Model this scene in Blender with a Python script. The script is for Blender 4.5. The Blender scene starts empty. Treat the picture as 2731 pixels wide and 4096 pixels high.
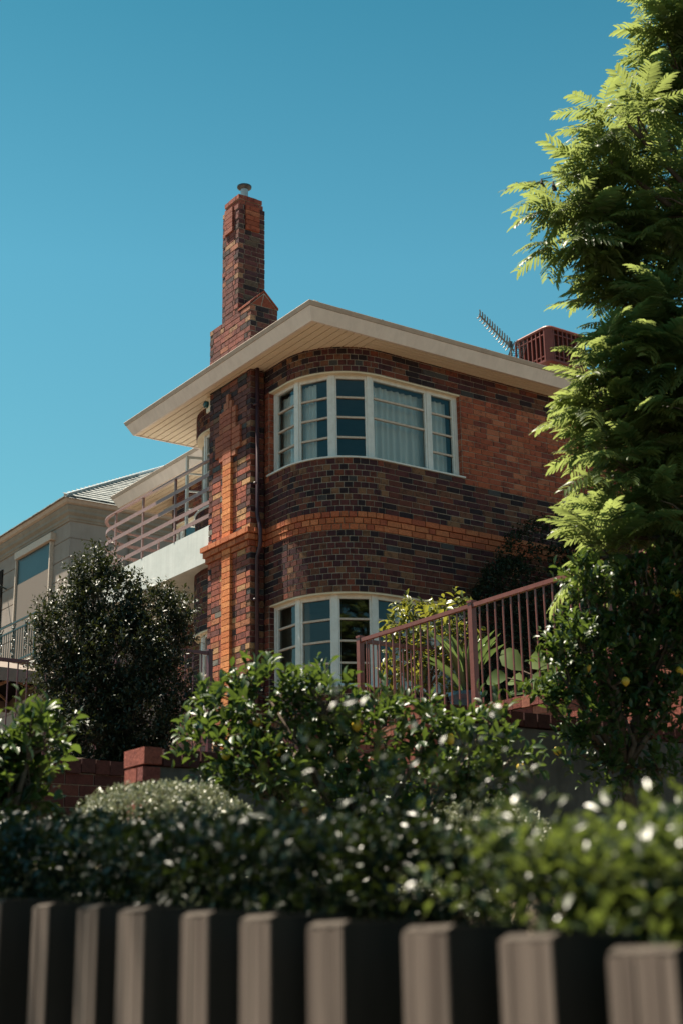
import bpy, math, random
import numpy as np
from mathutils import Vector, Matrix

# ------------------------------------------------------------------ camera, sky, sun, exposure
SC = bpy.context.scene
COL = SC.collection
CAM = Vector((-10.0113, -16.6315, 0.0))
FWD = Vector((0.545931, 0.784377, 0.294470)).normalized()
RGT = Vector((0.823392, -0.567261, -0.015517)).normalized()
UPV = RGT.cross(FWD).normalized()
FPX = 5739.3
cd = bpy.data.cameras.new('camera'); cam = bpy.data.objects.new('camera', cd); COL.objects.link(cam)
cam.matrix_world = Matrix(((RGT.x, UPV.x, -FWD.x, CAM.x), (RGT.y, UPV.y, -FWD.y, CAM.y), (RGT.z, UPV.z, -FWD.z, CAM.z), (0, 0, 0, 1)))
cd.sensor_fit = 'VERTICAL'; cd.sensor_height = 36.0; cd.sensor_width = 24.0
cd.lens = FPX / 4096 * 36.0
cd.clip_start = 0.05; cd.clip_end = 2000
cd.dof.use_dof = True; cd.dof.focus_distance = 18.5; cd.dof.aperture_fstop = 3.2; cd.dof.aperture_blades = 9
SC.camera = cam

SUN_EL = math.radians(67.0)
sun_h = Vector((-0.44, 0.898, 0)).normalized()
SUND = Vector((sun_h.x * math.cos(SUN_EL), sun_h.y * math.cos(SUN_EL), math.sin(SUN_EL)))
W = bpy.data.worlds.new("World"); SC.world = W; W.use_nodes = True
wn = W.node_tree; wn.nodes.clear()
wo = wn.nodes.new('ShaderNodeOutputWorld'); bg = wn.nodes.new('ShaderNodeBackground')
sky = wn.nodes.new('ShaderNodeTexSky'); sky.sky_type = 'NISHITA'; sky.sun_disc = False
sky.sun_elevation = SUN_EL; sky.sun_rotation = math.atan2(sun_h.x, sun_h.y)
sky.altitude = 0; sky.air_density = 1.0; sky.dust_density = 0.6; sky.ozone_density = 1.0
tint = wn.nodes.new('ShaderNodeMix'); tint.data_type = 'RGBA'; tint.blend_type = 'MULTIPLY'
tint.inputs[0].default_value = 1.0; tint.inputs[7].default_value = (0.52, 1.0, 0.93, 1)
# blue deepens with height; zenith darkened and horizon warmed to shape the fill light
tc = wn.nodes.new('ShaderNodeTexCoord'); sx = wn.nodes.new('ShaderNodeSeparateXYZ'); rp = wn.nodes.new('ShaderNodeValToRGB')
wn.links.new(tc.outputs['Generated'], sx.inputs[0]); wn.links.new(sx.outputs[2], rp.inputs[0])
el_ = rp.color_ramp.elements; el_[0].position = 0.0; el_[0].color = (0.98, 0.88, 0.76, 1); el_[1].position = 0.29; el_[1].color = (0.50, 1.0, 0.80, 1)
for p_, c_ in ((0.45, (0.42, 1.0, 0.84, 1)), (0.61, (0.22, 0.76, 0.67, 1)), (0.80, (0.17, 0.36, 0.34, 1))):
    e_ = el_.new(p_); e_.color = c_
wn.links.new(rp.outputs[0], tint.inputs[7])
wn.links.new(sky.outputs[0], tint.inputs[6]); wn.links.new(tint.outputs[2], bg.inputs[0])
bg.inputs[1].default_value = 0.052
wn.links.new(bg.outputs[0], wo.inputs[0])
sl = bpy.data.lights.new('sun', 'SUN'); so = bpy.data.objects.new('sun', sl); COL.objects.link(so)
sl.energy = 5.0; sl.angle = math.radians(0.5); sl.color = (1.0, 0.90, 0.74)
so.rotation_euler = SUND.to_track_quat('Z', 'Y').to_euler(); so.location = (-20, 30, 60)
vs = SC.view_settings; vs.view_transform = 'Standard'; vs.look = 'None'; vs.exposure = 1.48; vs.gamma = 1.0; vs.use_curve_mapping = False
SC.render.engine = 'CYCLES'
cy = SC.cycles; cy.use_denoising = True; cy.max_bounces = 8; cy.transparent_max_bounces = 12
cy.diffuse_bounces = 3; cy.glossy_bounces = 3; cy.transmission_bounces = 4; cy.caustics_reflective = False; cy.caustics_refractive = False
cy.sample_clamp_indirect = 6.0
try: cy.denoiser = 'OPENIMAGEDENOISE'
except Exception: pass

def at(px, py, d):
    """point seen at photo pixel (2731 x 4096) at horizontal distance d from the camera"""
    v = FWD + RGT * ((px - 1365.5) / FPX) - UPV * ((py - 2048) / FPX)
    return CAM + v * (d / math.hypot(v.x, v.y))
def onplane(px, py, ax, val):
    v = FWD + RGT * ((px - 1365.5) / FPX) - UPV * ((py - 2048) / FPX)
    return CAM + v * ((val - CAM[ax]) / v[ax])

# ------------------------------------------------------------------ helpers
R = random.Random(7)
NR = np.random.default_rng(11)
def tag(o, label=None, cat=None, group=None, kind=None):
    if label: o['label'] = label
    if cat: o['category'] = cat
    if group: o['group'] = group
    if kind: o['kind'] = kind
    return o
def empty(name, loc, label, cat, group=None, kind=None):
    o = bpy.data.objects.new(name, None); COL.objects.link(o); o.location = loc; o.empty_display_size = 0.3
    return tag(o, label, cat, group, kind)
def add_parent(o, parent):
    if parent is not None:
        o.parent = parent
        o.matrix_parent_inverse = parent_world(parent).inverted()
def parent_world(o):
    m = Matrix.Translation(o.location) @ o.rotation_euler.to_matrix().to_4x4()
    if o.parent is not None: m = parent_world(o.parent) @ o.matrix_parent_inverse @ m
    return m
def link_np(name, V, F, mat, parent=None, tone=None, smooth=False, tint=None):
    """V (n,3); F list of arrays (m,k)"""
    me = bpy.data.meshes.new(name)
    V = np.asarray(V, np.float32)
    if not isinstance(F, list): F = [F]
    me.vertices.add(len(V)); me.vertices.foreach_set('co', V.ravel())
    idx = np.concatenate([np.asarray(f, np.int32).ravel() for f in F])
    cnt = np.concatenate([np.full(len(f), np.asarray(f).shape[1], np.int32) for f in F])
    me.loops.add(len(idx)); me.loops.foreach_set('vertex_index', idx)
    me.polygons.add(len(cnt)); st = np.zeros(len(cnt), np.int32); st[1:] = np.cumsum(cnt)[:-1]
    me.polygons.foreach_set('loop_start', st); me.polygons.foreach_set('loop_total', cnt)
    if smooth: me.polygons.foreach_set('use_smooth', np.ones(len(cnt), bool))
    me.update(calc_edges=True); me.validate()
    if tone is not None:
        a = me.color_attributes.new('tone', 'FLOAT_COLOR', 'POINT')
        c = np.ones((len(V), 4), np.float32); c[:, :3] = np.asarray(tone, np.float32); a.data.foreach_set('color', c.ravel())
    if tint is not None:
        a = me.attributes.new('tint', 'FLOAT', 'POINT'); a.data.foreach_set('value', np.asarray(tint, np.float32))
    me.materials.append(mat)
    o = bpy.data.objects.new(name, me); COL.objects.link(o); add_parent(o, parent)
    return o

class MB:
    def __init__(s): s.v = []; s.f = []; s.t = []
    def add(s, vs, fs, tone=(1, 1, 1)):
        b = len(s.v); s.v += [tuple(v) for v in vs]; s.f += [[i + b for i in f] for f in fs]; s.t += [tone] * len(vs)
    def hexa(s, p, tone=(1, 1, 1)):
        """8 points: bottom 4 then top 4 (ccw seen from above)"""
        s.add(p, [[3, 2, 1, 0], [4, 5, 6, 7], [0, 1, 5, 4], [1, 2, 6, 5], [2, 3, 7, 6], [3, 0, 4, 7]], tone)
    def box(s, x0, x1, y0, y1, z0, z1, tone=(1, 1, 1)):
        s.hexa([(x0, y0, z0), (x1, y0, z0), (x1, y1, z0), (x0, y1, z0), (x0, y0, z1), (x1, y0, z1), (x1, y1, z1), (x0, y1, z1)], tone)
    def beam(s, a, b, w, h, up=(0, 0, 1), tone=(1, 1, 1)):
        a = Vector(a); b = Vector(b); d = (b - a).normalized(); u = Vector(up)
        sd = d.cross(u)
        if sd.length < 1e-4: sd = d.cross(Vector((1, 0, 0)))
        sd.normalize(); u = sd.cross(d).normalized(); sd = sd * (w / 2); u = u * (h / 2)
        s.hexa([a - sd - u, a + sd - u, b + sd - u, b - sd - u, a - sd + u, a + sd + u, b + sd + u, b - sd + u], tone)
    def tube(s, pts, rad, n=6, tone=(1, 1, 1), cap=True):
        pts = [Vector(p) for p in pts]
        if not hasattr(rad, '__len__'): rad = [rad] * len(pts)
        rings = []; ref = Vector((0.31, 0.53, 0.79))
        for i, p in enumerate(pts):
            d = (pts[min(i + 1, len(pts) - 1)] - pts[max(i - 1, 0)])
            if d.length < 1e-6: d = Vector((0, 0, 1))
            d.normalize(); x = d.cross(ref)
            if x.length < 0.05: x = d.cross(Vector((1, 0, 0)))
            x.normalize(); y = d.cross(x)
            rings.append([p + (x * math.cos(6.28319 * k / n) + y * math.sin(6.28319 * k / n)) * rad[i] for k in range(n)])
        vs = [v for r in rings for v in r]; fs = []
        for i in range(len(pts) - 1):
            for k in range(n):
                fs.append([i * n + k, i * n + (k + 1) % n, (i + 1) * n + (k + 1) % n, (i + 1) * n + k])
        if cap: fs.append(list(range(n))[::-1]); fs.append([(len(pts) - 1) * n + k for k in range(n)])
        s.add(vs, fs, tone)
    def lathe(s, c, prof, n=20, tone=(1, 1, 1)):
        vs = []; fs = []
        for r, z in prof:
            for k in range(n):
                a = 6.28319 * k / n; vs.append((c[0] + r * math.cos(a), c[1] + r * math.sin(a), c[2] + z))
        for i in range(len(prof) - 1):
            for k in range(n):
                fs.append([i * n + k, i * n + (k + 1) % n, (i + 1) * n + (k + 1) % n, (i + 1) * n + k])
        s.add(vs, fs, tone)
    def poly(s, pts, tone=(1, 1, 1)): s.add(pts, [list(range(len(pts)))], tone)
    def prism(s, pts2, z0, z1, tone=(1, 1, 1)):
        n = len(pts2)
        s.add([(p[0], p[1], z0) for p in pts2] + [(p[0], p[1], z1) for p in pts2],
              [list(range(n))[::-1], [n + i for i in range(n)]] + [[i, (i + 1) % n, n + (i + 1) % n, n + i] for i in range(n)], tone)
    def sweep(s, pts2, prof, tone=(1, 1, 1), closed=True):
        """profile (outward, z) swept along a 2D polyline; outward = right of travel, mitred"""
        n = len(pts2); m = len(prof); P = [Vector((p[0], p[1])) for p in pts2]; vs = []
        for i in range(n):
            def nrm(a, b):
                d = (b - a).normalized(); return Vector((d.y, -d.x))
            if i == 0: N = nrm(P[0], P[1])
            elif i == n - 1: N = nrm(P[-2], P[-1])
            else:
                n1 = nrm(P[i - 1], P[i]); n2 = nrm(P[i], P[i + 1]); N = (n1 + n2)
                N = N / max(0.2, N.length_squared / 2)
            for o, z in prof: vs.append((P[i].x + N.x * o, P[i].y + N.y * o, z))
        fs = []
        for i in range(n - 1):
            for k in range(m if closed else m - 1):
                k2 = (k + 1) % m
                fs.append([i * m + k, (i + 1) * m + k, (i + 1) * m + k2, i * m + k2])
        if closed: fs.append(list(range(m))); fs.append([(n - 1) * m + k for k in range(m)][::-1])
        s.add(vs, fs, tone)
    def build(s, name, mat, parent=None, smooth=False):
        me = bpy.data.meshes.new(name); me.from_pydata(s.v, [], s.f)
        a = me.color_attributes.new('tone', 'FLOAT_COLOR', 'POINT')
        c = np.ones((len(s.v), 4), np.float32)
        if len(s.v): c[:, :3] = np.array(s.t, np.float32)
        a.data.foreach_set('color', c.ravel())
        if smooth: me.polygons.foreach_set('use_smooth', np.ones(len(me.polygons), bool))
        me.materials.append(mat); me.update()
        o = bpy.data.objects.new(name, me); COL.objects.link(o); add_parent(o, parent)
        return o

class Path:
    """list of ('line',p,q) / ('arc',c,r,a0,a1) traversed so that outward is on the right"""
    def __init__(s, segs):
        s.segs = []; s.L = 0
        for g in segs:
            l = math.dist(g[1], g[2]) if g[0] == 'line' else abs(g[4] - g[3]) * g[2]
            s.segs.append((g, s.L, s.L + l)); s.L += l
    def __call__(s, t, off=0.0):
        for g, a, b in s.segs:
            if t <= b or b >= s.L - 1e-9:
                u = (t - a) / max(1e-9, b - a)
                if g[0] == 'line':
                    dx = (g[2][0] - g[1][0]) / (b - a); dy = (g[2][1] - g[1][1]) / (b - a)
                    x = g[1][0] + dx * (t - a); y = g[1][1] + dy * (t - a); n = (dy, -dx)
                else:
                    an = g[3] + (g[4] - g[3]) * u; n = (math.cos(an), math.sin(an)); x = g[1][0] + g[2] * n[0]; y = g[1][1] + g[2] * n[1]
                return (x + n[0] * off, y + n[1] * off)
    def curved(s, t):
        for g, a, b in s.segs:
            if a - 1e-6 <= t <= b + 1e-6 and g[0] == 'arc': return True
        return False
    def samples(s, s0, s1, step=0.08):
        ts = [s0]
        for g, a, b in s.segs:
            for q in (a, b):
                if s0 + 1e-4 < q < s1 - 1e-4: ts.append(q)
            if g[0] == 'arc':
                n = max(2, int((b - a) / step))
                ts += [a + (b - a) * i / n for i in range(1, n) if s0 < a + (b - a) * i / n < s1]
        ts.append(s1); ts = sorted(ts); out = [ts[0]]
        for t in ts[1:]:
            if t - out[-1] > 1e-4: out.append(t)
        return out

# ------------------------------------------------------------------ materials
def new_mat(name):
    m = bpy.data.materials.new(name); m.use_nodes = True; nt = m.node_tree; nt.nodes.clear()
    out = nt.nodes.new('ShaderNodeOutputMaterial'); p = nt.nodes.new('ShaderNodeBsdfPrincipled')
    nt.links.new(p.outputs[0], out.inputs[0]); return m, nt, p, out
def nd(nt, t, **k):
    n = nt.nodes.new(t)
    for a, b in k.items(): setattr(n, a, b)
    return n
def coords(nt, scale):
    g = nd(nt, 'ShaderNodeNewGeometry'); mp = nd(nt, 'ShaderNodeMapping'); nt.links.new(g.outputs['Position'], mp.inputs[0])
    mp.inputs['Scale'].default_value = scale if hasattr(scale, '__len__') else (scale,) * 3
    return mp.outputs[0]
def noise(nt, scale, detail=4, rough=0.6, vec=None):
    n = nd(nt, 'ShaderNodeTexNoise'); n.inputs['Scale'].default_value = 1.0; n.inputs['Detail'].default_value = detail; n.inputs['Roughness'].default_value = rough
    nt.links.new(vec if vec is not None else coords(nt, scale), n.inputs['Vector']); return n.outputs['Fac']
def ramp(nt, fac, stops):
    r = nd(nt, 'ShaderNodeValToRGB'); e = r.color_ramp.elements
    while len(e) < len(stops): e.new(0.5)
    for i, (p, c) in enumerate(stops): e[i].position = p; e[i].color = (*c, 1) if len(c) == 3 else c
    nt.links.new(fac, r.inputs[0]); return r.outputs[0]
def mixc(nt, mode, fac, a, b):
    m = nd(nt, 'ShaderNodeMix', data_type='RGBA', blend_type=mode)
    for i, v in ((0, fac), (6, a), (7, b)):
        if isinstance(v, (int, float)): m.inputs[i].default_value = v
        elif isinstance(v, tuple): m.inputs[i].default_value = (*v, 1)
        else: nt.links.new(v, m.inputs[i])
    return m.outputs[2]
def bump(nt, p, h, strength=0.3, dist=0.01):
    b = nd(nt, 'ShaderNodeBump'); b.inputs['Strength'].default_value = strength; b.inputs['Distance'].default_value = dist
    nt.links.new(h, b.inputs['Height']); nt.links.new(b.outputs[0], p.inputs['Normal'])
def mottled(name, c1, c2, scale=6, rough=0.7, spec=0.3, b=0.15, bs=40, bd=0.004, streak=0.0):
    m, nt, p, o = new_mat(name)
    f = noise(nt, scale); c = ramp(nt, f, [(0.3, c1), (0.72, c2)])
    if streak:
        s = noise(nt, (9, 9, 0.55), 3, 0.7); k = ramp(nt, s, [(0.42, (1, 1, 1)), (0.75, (1 - streak,) * 3)]); c = mixc(nt, 'MULTIPLY', 1.0, c, k)
    nt.links.new(c, p.inputs['Base Color']); p.inputs['Roughness'].default_value = rough; p.inputs['Specular IOR Level'].default_value = spec
    bump(nt, p, noise(nt, bs, 3), b, bd); return m
def brick_mat(name, dark=0.55):
    m, nt, p, o = new_mat(name)
    a = nd(nt, 'ShaderNodeAttribute'); a.attribute_name = 'tone'
    n1 = noise(nt, 55, 5, 0.7); n2 = noise(nt, 14, 4, 0.65); n3 = noise(nt, 190, 2, 0.6)
    c = mixc(nt, 'MULTIPLY', 1.0, a.outputs['Color'], ramp(nt, n1, [(0.3, (0.62, 0.58, 0.58)), (0.6, (1.1, 1.1, 1.1))]))
    burn = ramp(nt, n2, [(0.52, (1, 1, 1)), (0.62, (dark, dark * 0.95, dark * 0.98))])
    c = mixc(nt, 'MULTIPLY', 1.0, c, burn)
    c = mixc(nt, 'MULTIPLY', 0.6, c, ramp(nt, n3, [(0.3, (0.6, 0.6, 0.6)), (0.62, (1.12, 1.12, 1.12))]))
    nt.links.new(c, p.inputs['Base Color']); p.inputs['Roughness'].default_value = 0.82; p.inputs['Specular IOR Level'].default_value = 0.3
    bump(nt, p, n1, 0.5, 0.008); return m
def leaf_mat(name, c1, c2, trans, tw=0.35, rough=0.32, spec=0.5):
    m, nt, p, o = new_mat(name)
    a = nd(nt, 'ShaderNodeAttribute'); a.attribute_name = 'tint'
    c = ramp(nt, a.outputs['Fac'], [(0.0, c1), (1.0, c2)])
    nt.links.new(c, p.inputs['Base Color']); p.inputs['Roughness'].default_value = rough; p.inputs['Specular IOR Level'].default_value = spec
    t = nd(nt, 'ShaderNodeBsdfTranslucent'); ct = ramp(nt, a.outputs['Fac'], [(0.0, tuple(x * 0.6 for x in trans)), (1.0, trans)])
    nt.links.new(ct, t.inputs[0])
    mx = nd(nt, 'ShaderNodeMixShader'); mx.inputs[0].default_value = tw
    nt.links.new(p.outputs[0], mx.inputs[1]); nt.links.new(t.outputs[0], mx.inputs[2]); nt.links.new(mx.outputs[0], o.inputs[0])
    return m
def glass_mat(name):
    m, nt, p, o = new_mat(name); nt.nodes.remove(p)
    tr = nd(nt, 'ShaderNodeBsdfTransparent'); tr.inputs[0].default_value = (0.93, 0.97, 0.96, 1)
    gl = nd(nt, 'ShaderNodeBsdfGlossy'); gl.inputs['Roughness'].default_value = 0.01; gl.inputs[0].default_value = (0.9, 1, 1, 1)
    fr = nd(nt, 'ShaderNodeFresnel'); fr.inputs[0].default_value = 1.6
    bump_n = nd(nt, 'ShaderNodeBump'); bump_n.inputs['Strength'].default_value = 0.03; bump_n.inputs['Distance'].default_value = 0.02
    nt.links.new(noise(nt, 3, 1), bump_n.inputs['Height']); nt.links.new(bump_n.outputs[0], gl.inputs['Normal'])
    mx = nd(nt, 'ShaderNodeMixShader'); nt.links.new(fr.outputs[0], mx.inputs[0]); nt.links.new(tr.outputs[0], mx.inputs[1]); nt.links.new(gl.outputs[0], mx.inputs[2])
    nt.links.new(mx.outputs[0], o.inputs[0]); return m
M = {}
M['brick'] = brick_mat('clinker_brick'); M['brick_plain'] = brick_mat('pressed_brick', 0.8)
M['mortar'] = mottled('mortar', (0.26, 0.22, 0.185), (0.42, 0.36, 0.30), 20, 0.9, 0.1, 0.4, 120)
M['cream'] = mottled('cream_paint', (0.74, 0.63, 0.57), (0.82, 0.71, 0.645), 4, 0.6, 0.3, 0.08, 60, 0.003, 0.10)
M['gutter'] = mottled('gutter_paint', (0.42, 0.33, 0.27), (0.50, 0.40, 0.33), 5, 0.5, 0.4, 0.05, 60, 0.003, 0.15)
M['soffit'] = mottled('soffit_boards', (0.78, 0.64, 0.48), (0.84, 0.70, 0.54), 3, 0.6, 0.3, 0.1, 50, 0.003)
M['gap'] = mottled('dark_gap', (0.02, 0.015, 0.012), (0.03, 0.022, 0.018), 10, 0.9, 0.1)
M['white'] = mottled('window_paint', (0.66, 0.64, 0.60), (0.78, 0.77, 0.74), 12, 0.5, 0.4, 0.15, 90, 0.003, 0.12)
M['bar'] = mottled('weathered_bar_paint', (0.50, 0.38, 0.30), (0.66, 0.56, 0.48), 30, 0.6, 0.3, 0.3, 120, 0.003)
M['head'] = mottled('window_head_paint', (0.74, 0.60, 0.42), (0.82, 0.70, 0.52), 6, 0.6, 0.3, 0.1, 70)
M['render'] = mottled('white_render', (0.57, 0.60, 0.585), (0.68, 0.70, 0.685), 2, 0.8, 0.2, 0.2, 14, 0.008, 0.12)
M['glass'] = glass_mat('window_glass')
M['curtain'] = leaf_mat('sheer_curtain', (0.84, 0.86, 0.84), (0.90, 0.91, 0.90), (0.75, 0.8, 0.78), 0.08, 0.9, 0.1)
M['plaster'] = mottled('room_plaster', (0.34, 0.31, 0.27), (0.42, 0.38, 0.33), 3, 0.9, 0.1)
M['rail_dark'] = mottled('balcony_rail_paint', (0.24, 0.14, 0.13), (0.32, 0.20, 0.185), 15, 0.45, 0.4, 0.1, 80)
M['pipe'] = mottled('downpipe_paint', (0.045, 0.018, 0.026), (0.06, 0.025, 0.034), 10, 0.4, 0.4, 0.1, 60)
M['rust'] = mottled('brown_rail_paint', (0.15, 0.040, 0.026), (0.21, 0.062, 0.042), 14, 0.35, 0.5, 0.1, 90)
M['rust_dark'] = mottled('dark_rail_paint', (0.085, 0.022, 0.028), (0.12, 0.032, 0.04), 14, 0.4, 0.5, 0.1, 90)
M['roof'] = mottled('grey_roof_tile', (0.14, 0.14, 0.13), (0.24, 0.23, 0.21), 5, 0.8, 0.3, 0.5, 8, 0.03)
M['slate'] = mottled('slate', (0.17, 0.19, 0.19), (0.36, 0.36, 0.34), 7, 0.6, 0.4, 0.3, 12, 0.02)
M['metal'] = mottled('galvanised_metal', (0.36, 0.38, 0.38), (0.48, 0.5, 0.5), 12, 0.4, 0.5, 0.1, 60)
M['metal'].node_tree.nodes['Principled BSDF'].inputs['Metallic'].default_value = 0.5
M['darkmetal'] = mottled('dark_metal', (0.03, 0.032, 0.034), (0.05, 0.05, 0.05), 12, 0.4, 0.5)
M['aerial'] = mottled('weathered_aluminium', (0.10, 0.10, 0.095), (0.22, 0.22, 0.21), 18, 0.5, 0.4)
M['cooler'] = mottled('terracotta_plastic', (0.15, 0.036, 0.026), (0.20, 0.05, 0.035), 6, 0.45, 0.4, 0.08, 50)
M['cooler_pad'] = mottled('cooler_pad', (0.03, 0.012, 0.012), (0.07, 0.03, 0.028), 40, 0.9, 0.1, 0.5, 60, 0.01)
M['stucco'] = mottled('beige_stucco', (0.30, 0.25, 0.222), (0.365, 0.31, 0.275), 2.5, 0.85, 0.2, 0.25, 45, 0.006, 0.08)
M['stucco_trim'] = mottled('beige_trim', (0.27, 0.23, 0.19), (0.33, 0.285, 0.24), 3, 0.8, 0.2, 0.15, 45, 0.004, 0.14)
M['screen'] = mottled('awning_fabric', (0.20, 0.17, 0.15), (0.235, 0.20, 0.178), 60, 0.9, 0.1, 0.2, 200, 0.002)
M['iron'] = mottled('dark_green_iron', (0.012, 0.03, 0.03), (0.022, 0.045, 0.045), 15, 0.4, 0.5)
M['umbrella'] = mottled('taupe_canvas', (0.20, 0.165, 0.145), (0.25, 0.21, 0.185), 20, 0.9, 0.1, 0.2, 80)
M['umbrella_in'] = mottled('dark_canvas_lining', (0.012, 0.012, 0.012), (0.02, 0.02, 0.019), 20, 0.95, 0.05)
M['wood'] = mottled('umbrella_wood', (0.36, 0.22, 0.14), (0.46, 0.30, 0.2), 12, 0.5, 0.4)
M['grey_render'] = mottled('grey_wall_render', (0.07, 0.07, 0.066), (0.15, 0.146, 0.138), 3.5, 0.9, 0.15, 0.5, 30, 0.012, 0.35)
M['bark'] = mottled('bark', (0.06, 0.045, 0.035), (0.13, 0.10, 0.075), 25, 0.9, 0.15, 0.6, 40, 0.01)
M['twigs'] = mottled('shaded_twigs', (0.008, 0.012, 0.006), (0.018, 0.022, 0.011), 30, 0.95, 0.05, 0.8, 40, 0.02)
M['soil'] = mottled('mulch_and_soil', (0.06, 0.047, 0.035), (0.14, 0.112, 0.085), 3, 0.95, 0.05, 0.8, 18, 0.03)
M['paving'] = mottled('concrete_paving', (0.34, 0.325, 0.31), (0.42, 0.405, 0.385), 3, 0.9, 0.2, 0.3, 40)
M['asphalt'] = mottled('asphalt', (0.16, 0.155, 0.15), (0.22, 0.215, 0.205), 6, 0.9, 0.2, 0.5, 90)
M['picket'] = mottled('weathered_timber', (0.085, 0.062, 0.052), (0.205, 0.16, 0.134), (26, 26, 1.3), 0.85, 0.15, 0.4, (60, 60, 3), 0.004, 0.45)
M['picket_dark'] = mottled('shade_dark_timber', (0.012, 0.012, 0.010), (0.024, 0.022, 0.019), (14, 14, 1.6), 0.8, 0.15, 0.3, 30, 0.004, 0.3)
M['picket_top'] = mottled('weathered_end_grain', (0.045, 0.036, 0.03), (0.085, 0.07, 0.058), 30, 0.9, 0.1, 0.4, 60, 0.004)
M['lemon'] = mottled('lemon_skin', (0.44, 0.29, 0.022), (0.54, 0.38, 0.04), 20, 0.4, 0.5, 0.3, 200, 0.002)
M['orange_skin'] = mottled('ripe_citrus_skin', (0.66, 0.25, 0.02), (0.72, 0.32, 0.03), 20, 0.4, 0.5, 0.3, 200, 0.002)
M['pot_blue'] = mottled('blue_glaze', (0.012, 0.05, 0.085), (0.02, 0.08, 0.13), 8, 0.2, 0.6)
M['pot_clay'] = mottled('terracotta_pot', (0.32, 0.13, 0.07), (0.4, 0.17, 0.1), 8, 0.8, 0.2)
M['pod'] = mottled('seed_pod', (0.02, 0.016, 0.012), (0.045, 0.035, 0.025), 20, 0.7, 0.3)
M['teal'] = mottled('teal_strobe', (0.0, 0.05, 0.06), (0.005, 0.07, 0.08), 10, 0.2, 0.6)
M['screen_shade'] = mottled('painted_screen_shade', (0.016, 0.036, 0.042), (0.022, 0.046, 0.052), 2, 0.35, 0.4)
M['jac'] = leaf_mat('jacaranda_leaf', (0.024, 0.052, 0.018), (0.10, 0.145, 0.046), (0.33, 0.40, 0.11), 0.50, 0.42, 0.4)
M['citrus'] = leaf_mat('citrus_leaf', (0.013, 0.036, 0.011), (0.048, 0.090, 0.022), (0.16, 0.24, 0.034), 0.28, 0.42, 0.5)
M['camellia'] = leaf_mat('glossy_shrub_leaf', (0.006, 0.014, 0.007), (0.018, 0.032, 0.012), (0.07, 0.085, 0.018), 0.18, 0.5, 0.55)
M['hedge'] = leaf_mat('hedge_leaf', (0.004, 0.010, 0.004), (0.014, 0.028, 0.008), (0.06, 0.09, 0.014), 0.16, 0.38, 0.36)
M['hedge_light'] = leaf_mat('light_hedge_leaf', (0.010, 0.02, 0.007), (0.065, 0.085, 0.026), (0.20, 0.26, 0.045), 0.30, 0.32, 0.5)
M['grey_leaf'] = leaf_mat('grey_box_leaf', (0.10, 0.115, 0.07), (0.27, 0.275, 0.19), (0.2, 0.22, 0.11), 0.22, 0.4, 0.5)
M['ivy'] = leaf_mat('dark_hedge_leaf', (0.009, 0.020, 0.011), (0.024, 0.040, 0.021), (0.06, 0.09, 0.03), 0.15, 0.5, 0.25)
M['croton'] = leaf_mat('variegated_leaf', (0.05, 0.085, 0.018), (0.18, 0.18, 0.03), (0.30, 0.30, 0.04), 0.4, 0.35, 0.5)
M['yucca'] = leaf_mat('strap_leaf', (0.05, 0.09, 0.035), (0.14, 0.2, 0.09), (0.2, 0.3, 0.08), 0.25, 0.4, 0.4)
M['broad'] = leaf_mat('broad_leaf', (0.03, 0.07, 0.02), (0.09, 0.13, 0.03), (0.2, 0.22, 0.04), 0.35, 0.75, 0.2)
M['yellow_hedge'] = leaf_mat('golden_hedge_leaf', (0.06, 0.085, 0.018), (0.15, 0.17, 0.04), (0.3, 0.33, 0.06), 0.35, 0.35, 0.4)

# ------------------------------------------------------------------ the setting
def zground(x, y):
    if x < -8.65: return -1.62 + 0.07 * max(-2.0, min(12.0, y + 16.6))
    if y < -9.4:
        if x < -6.42: return -0.95 + 0.2 * (x + 8.65)
        u = min(1.0, (x + 8.65) / 3.0); base = -0.95 + u * 1.0
        return base + (0.25 if x > -4.3 else 0.0)
    if x > -1.0: return 2.24
    if y < -6.3: return 0.75 if x > -6.38 else -0.4
    if y < -0.72: return 1.45 + 0.08 * (y + 6.55)
    return 2.1
xs = np.unique(np.concatenate([np.linspace(-400, -30, 12), np.linspace(-30, -13, 12), np.arange(-13, 12.01, 0.35), [-8.66, -8.64, -6.43, -6.37, -1.01, -0.99], np.linspace(13, 40, 8), np.linspace(50, 400, 10)]))
ys = np.unique(np.concatenate([np.linspace(-400, -30, 12), np.arange(-30, 16.01, 0.5), [-9.41, -9.39, -6.31, -6.29, -0.73, -0.71], np.linspace(18, 40, 8), np.linspace(50, 400, 10)]))
GX, GY = np.meshgrid(xs, ys)
GZ = np.array([[zground(x, y) for x in xs] for y in ys]) + NR.normal(0, 0.012, GX.shape)
nx, ny = len(xs), len(ys)
ii = np.arange(nx * ny).reshape(ny, nx)
quads = np.stack([ii[:-1, :-1], ii[:-1, 1:], ii[1:, 1:], ii[1:, :-1]], -1).reshape(-1, 4)
g = link_np('ground', np.stack([GX, GY, GZ], -1).reshape(-1, 3), quads, M['soil']); tag(g, kind='structure')
mb = MB()
for k in range(-30, 24):
    y0 = -16.6 + k * 1.0; za = zground(-9, y0) + 0.05; zb = zground(-9, y0 + 1) + 0.05
    mb.hexa([(-10.9, y0, za - 0.1), (-8.95, y0, za - 0.1), (-8.95, y0 + 0.985, zb - 0.1), (-10.9, y0 + 0.985, zb - 0.1), (-10.9, y0, za), (-8.95, y0, za), (-8.95, y0 + 0.985, zb), (-10.9, y0 + 0.985, zb)])
tag(mb.build('footpath', M['paving']), kind='structure')
mb = MB()
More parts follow.
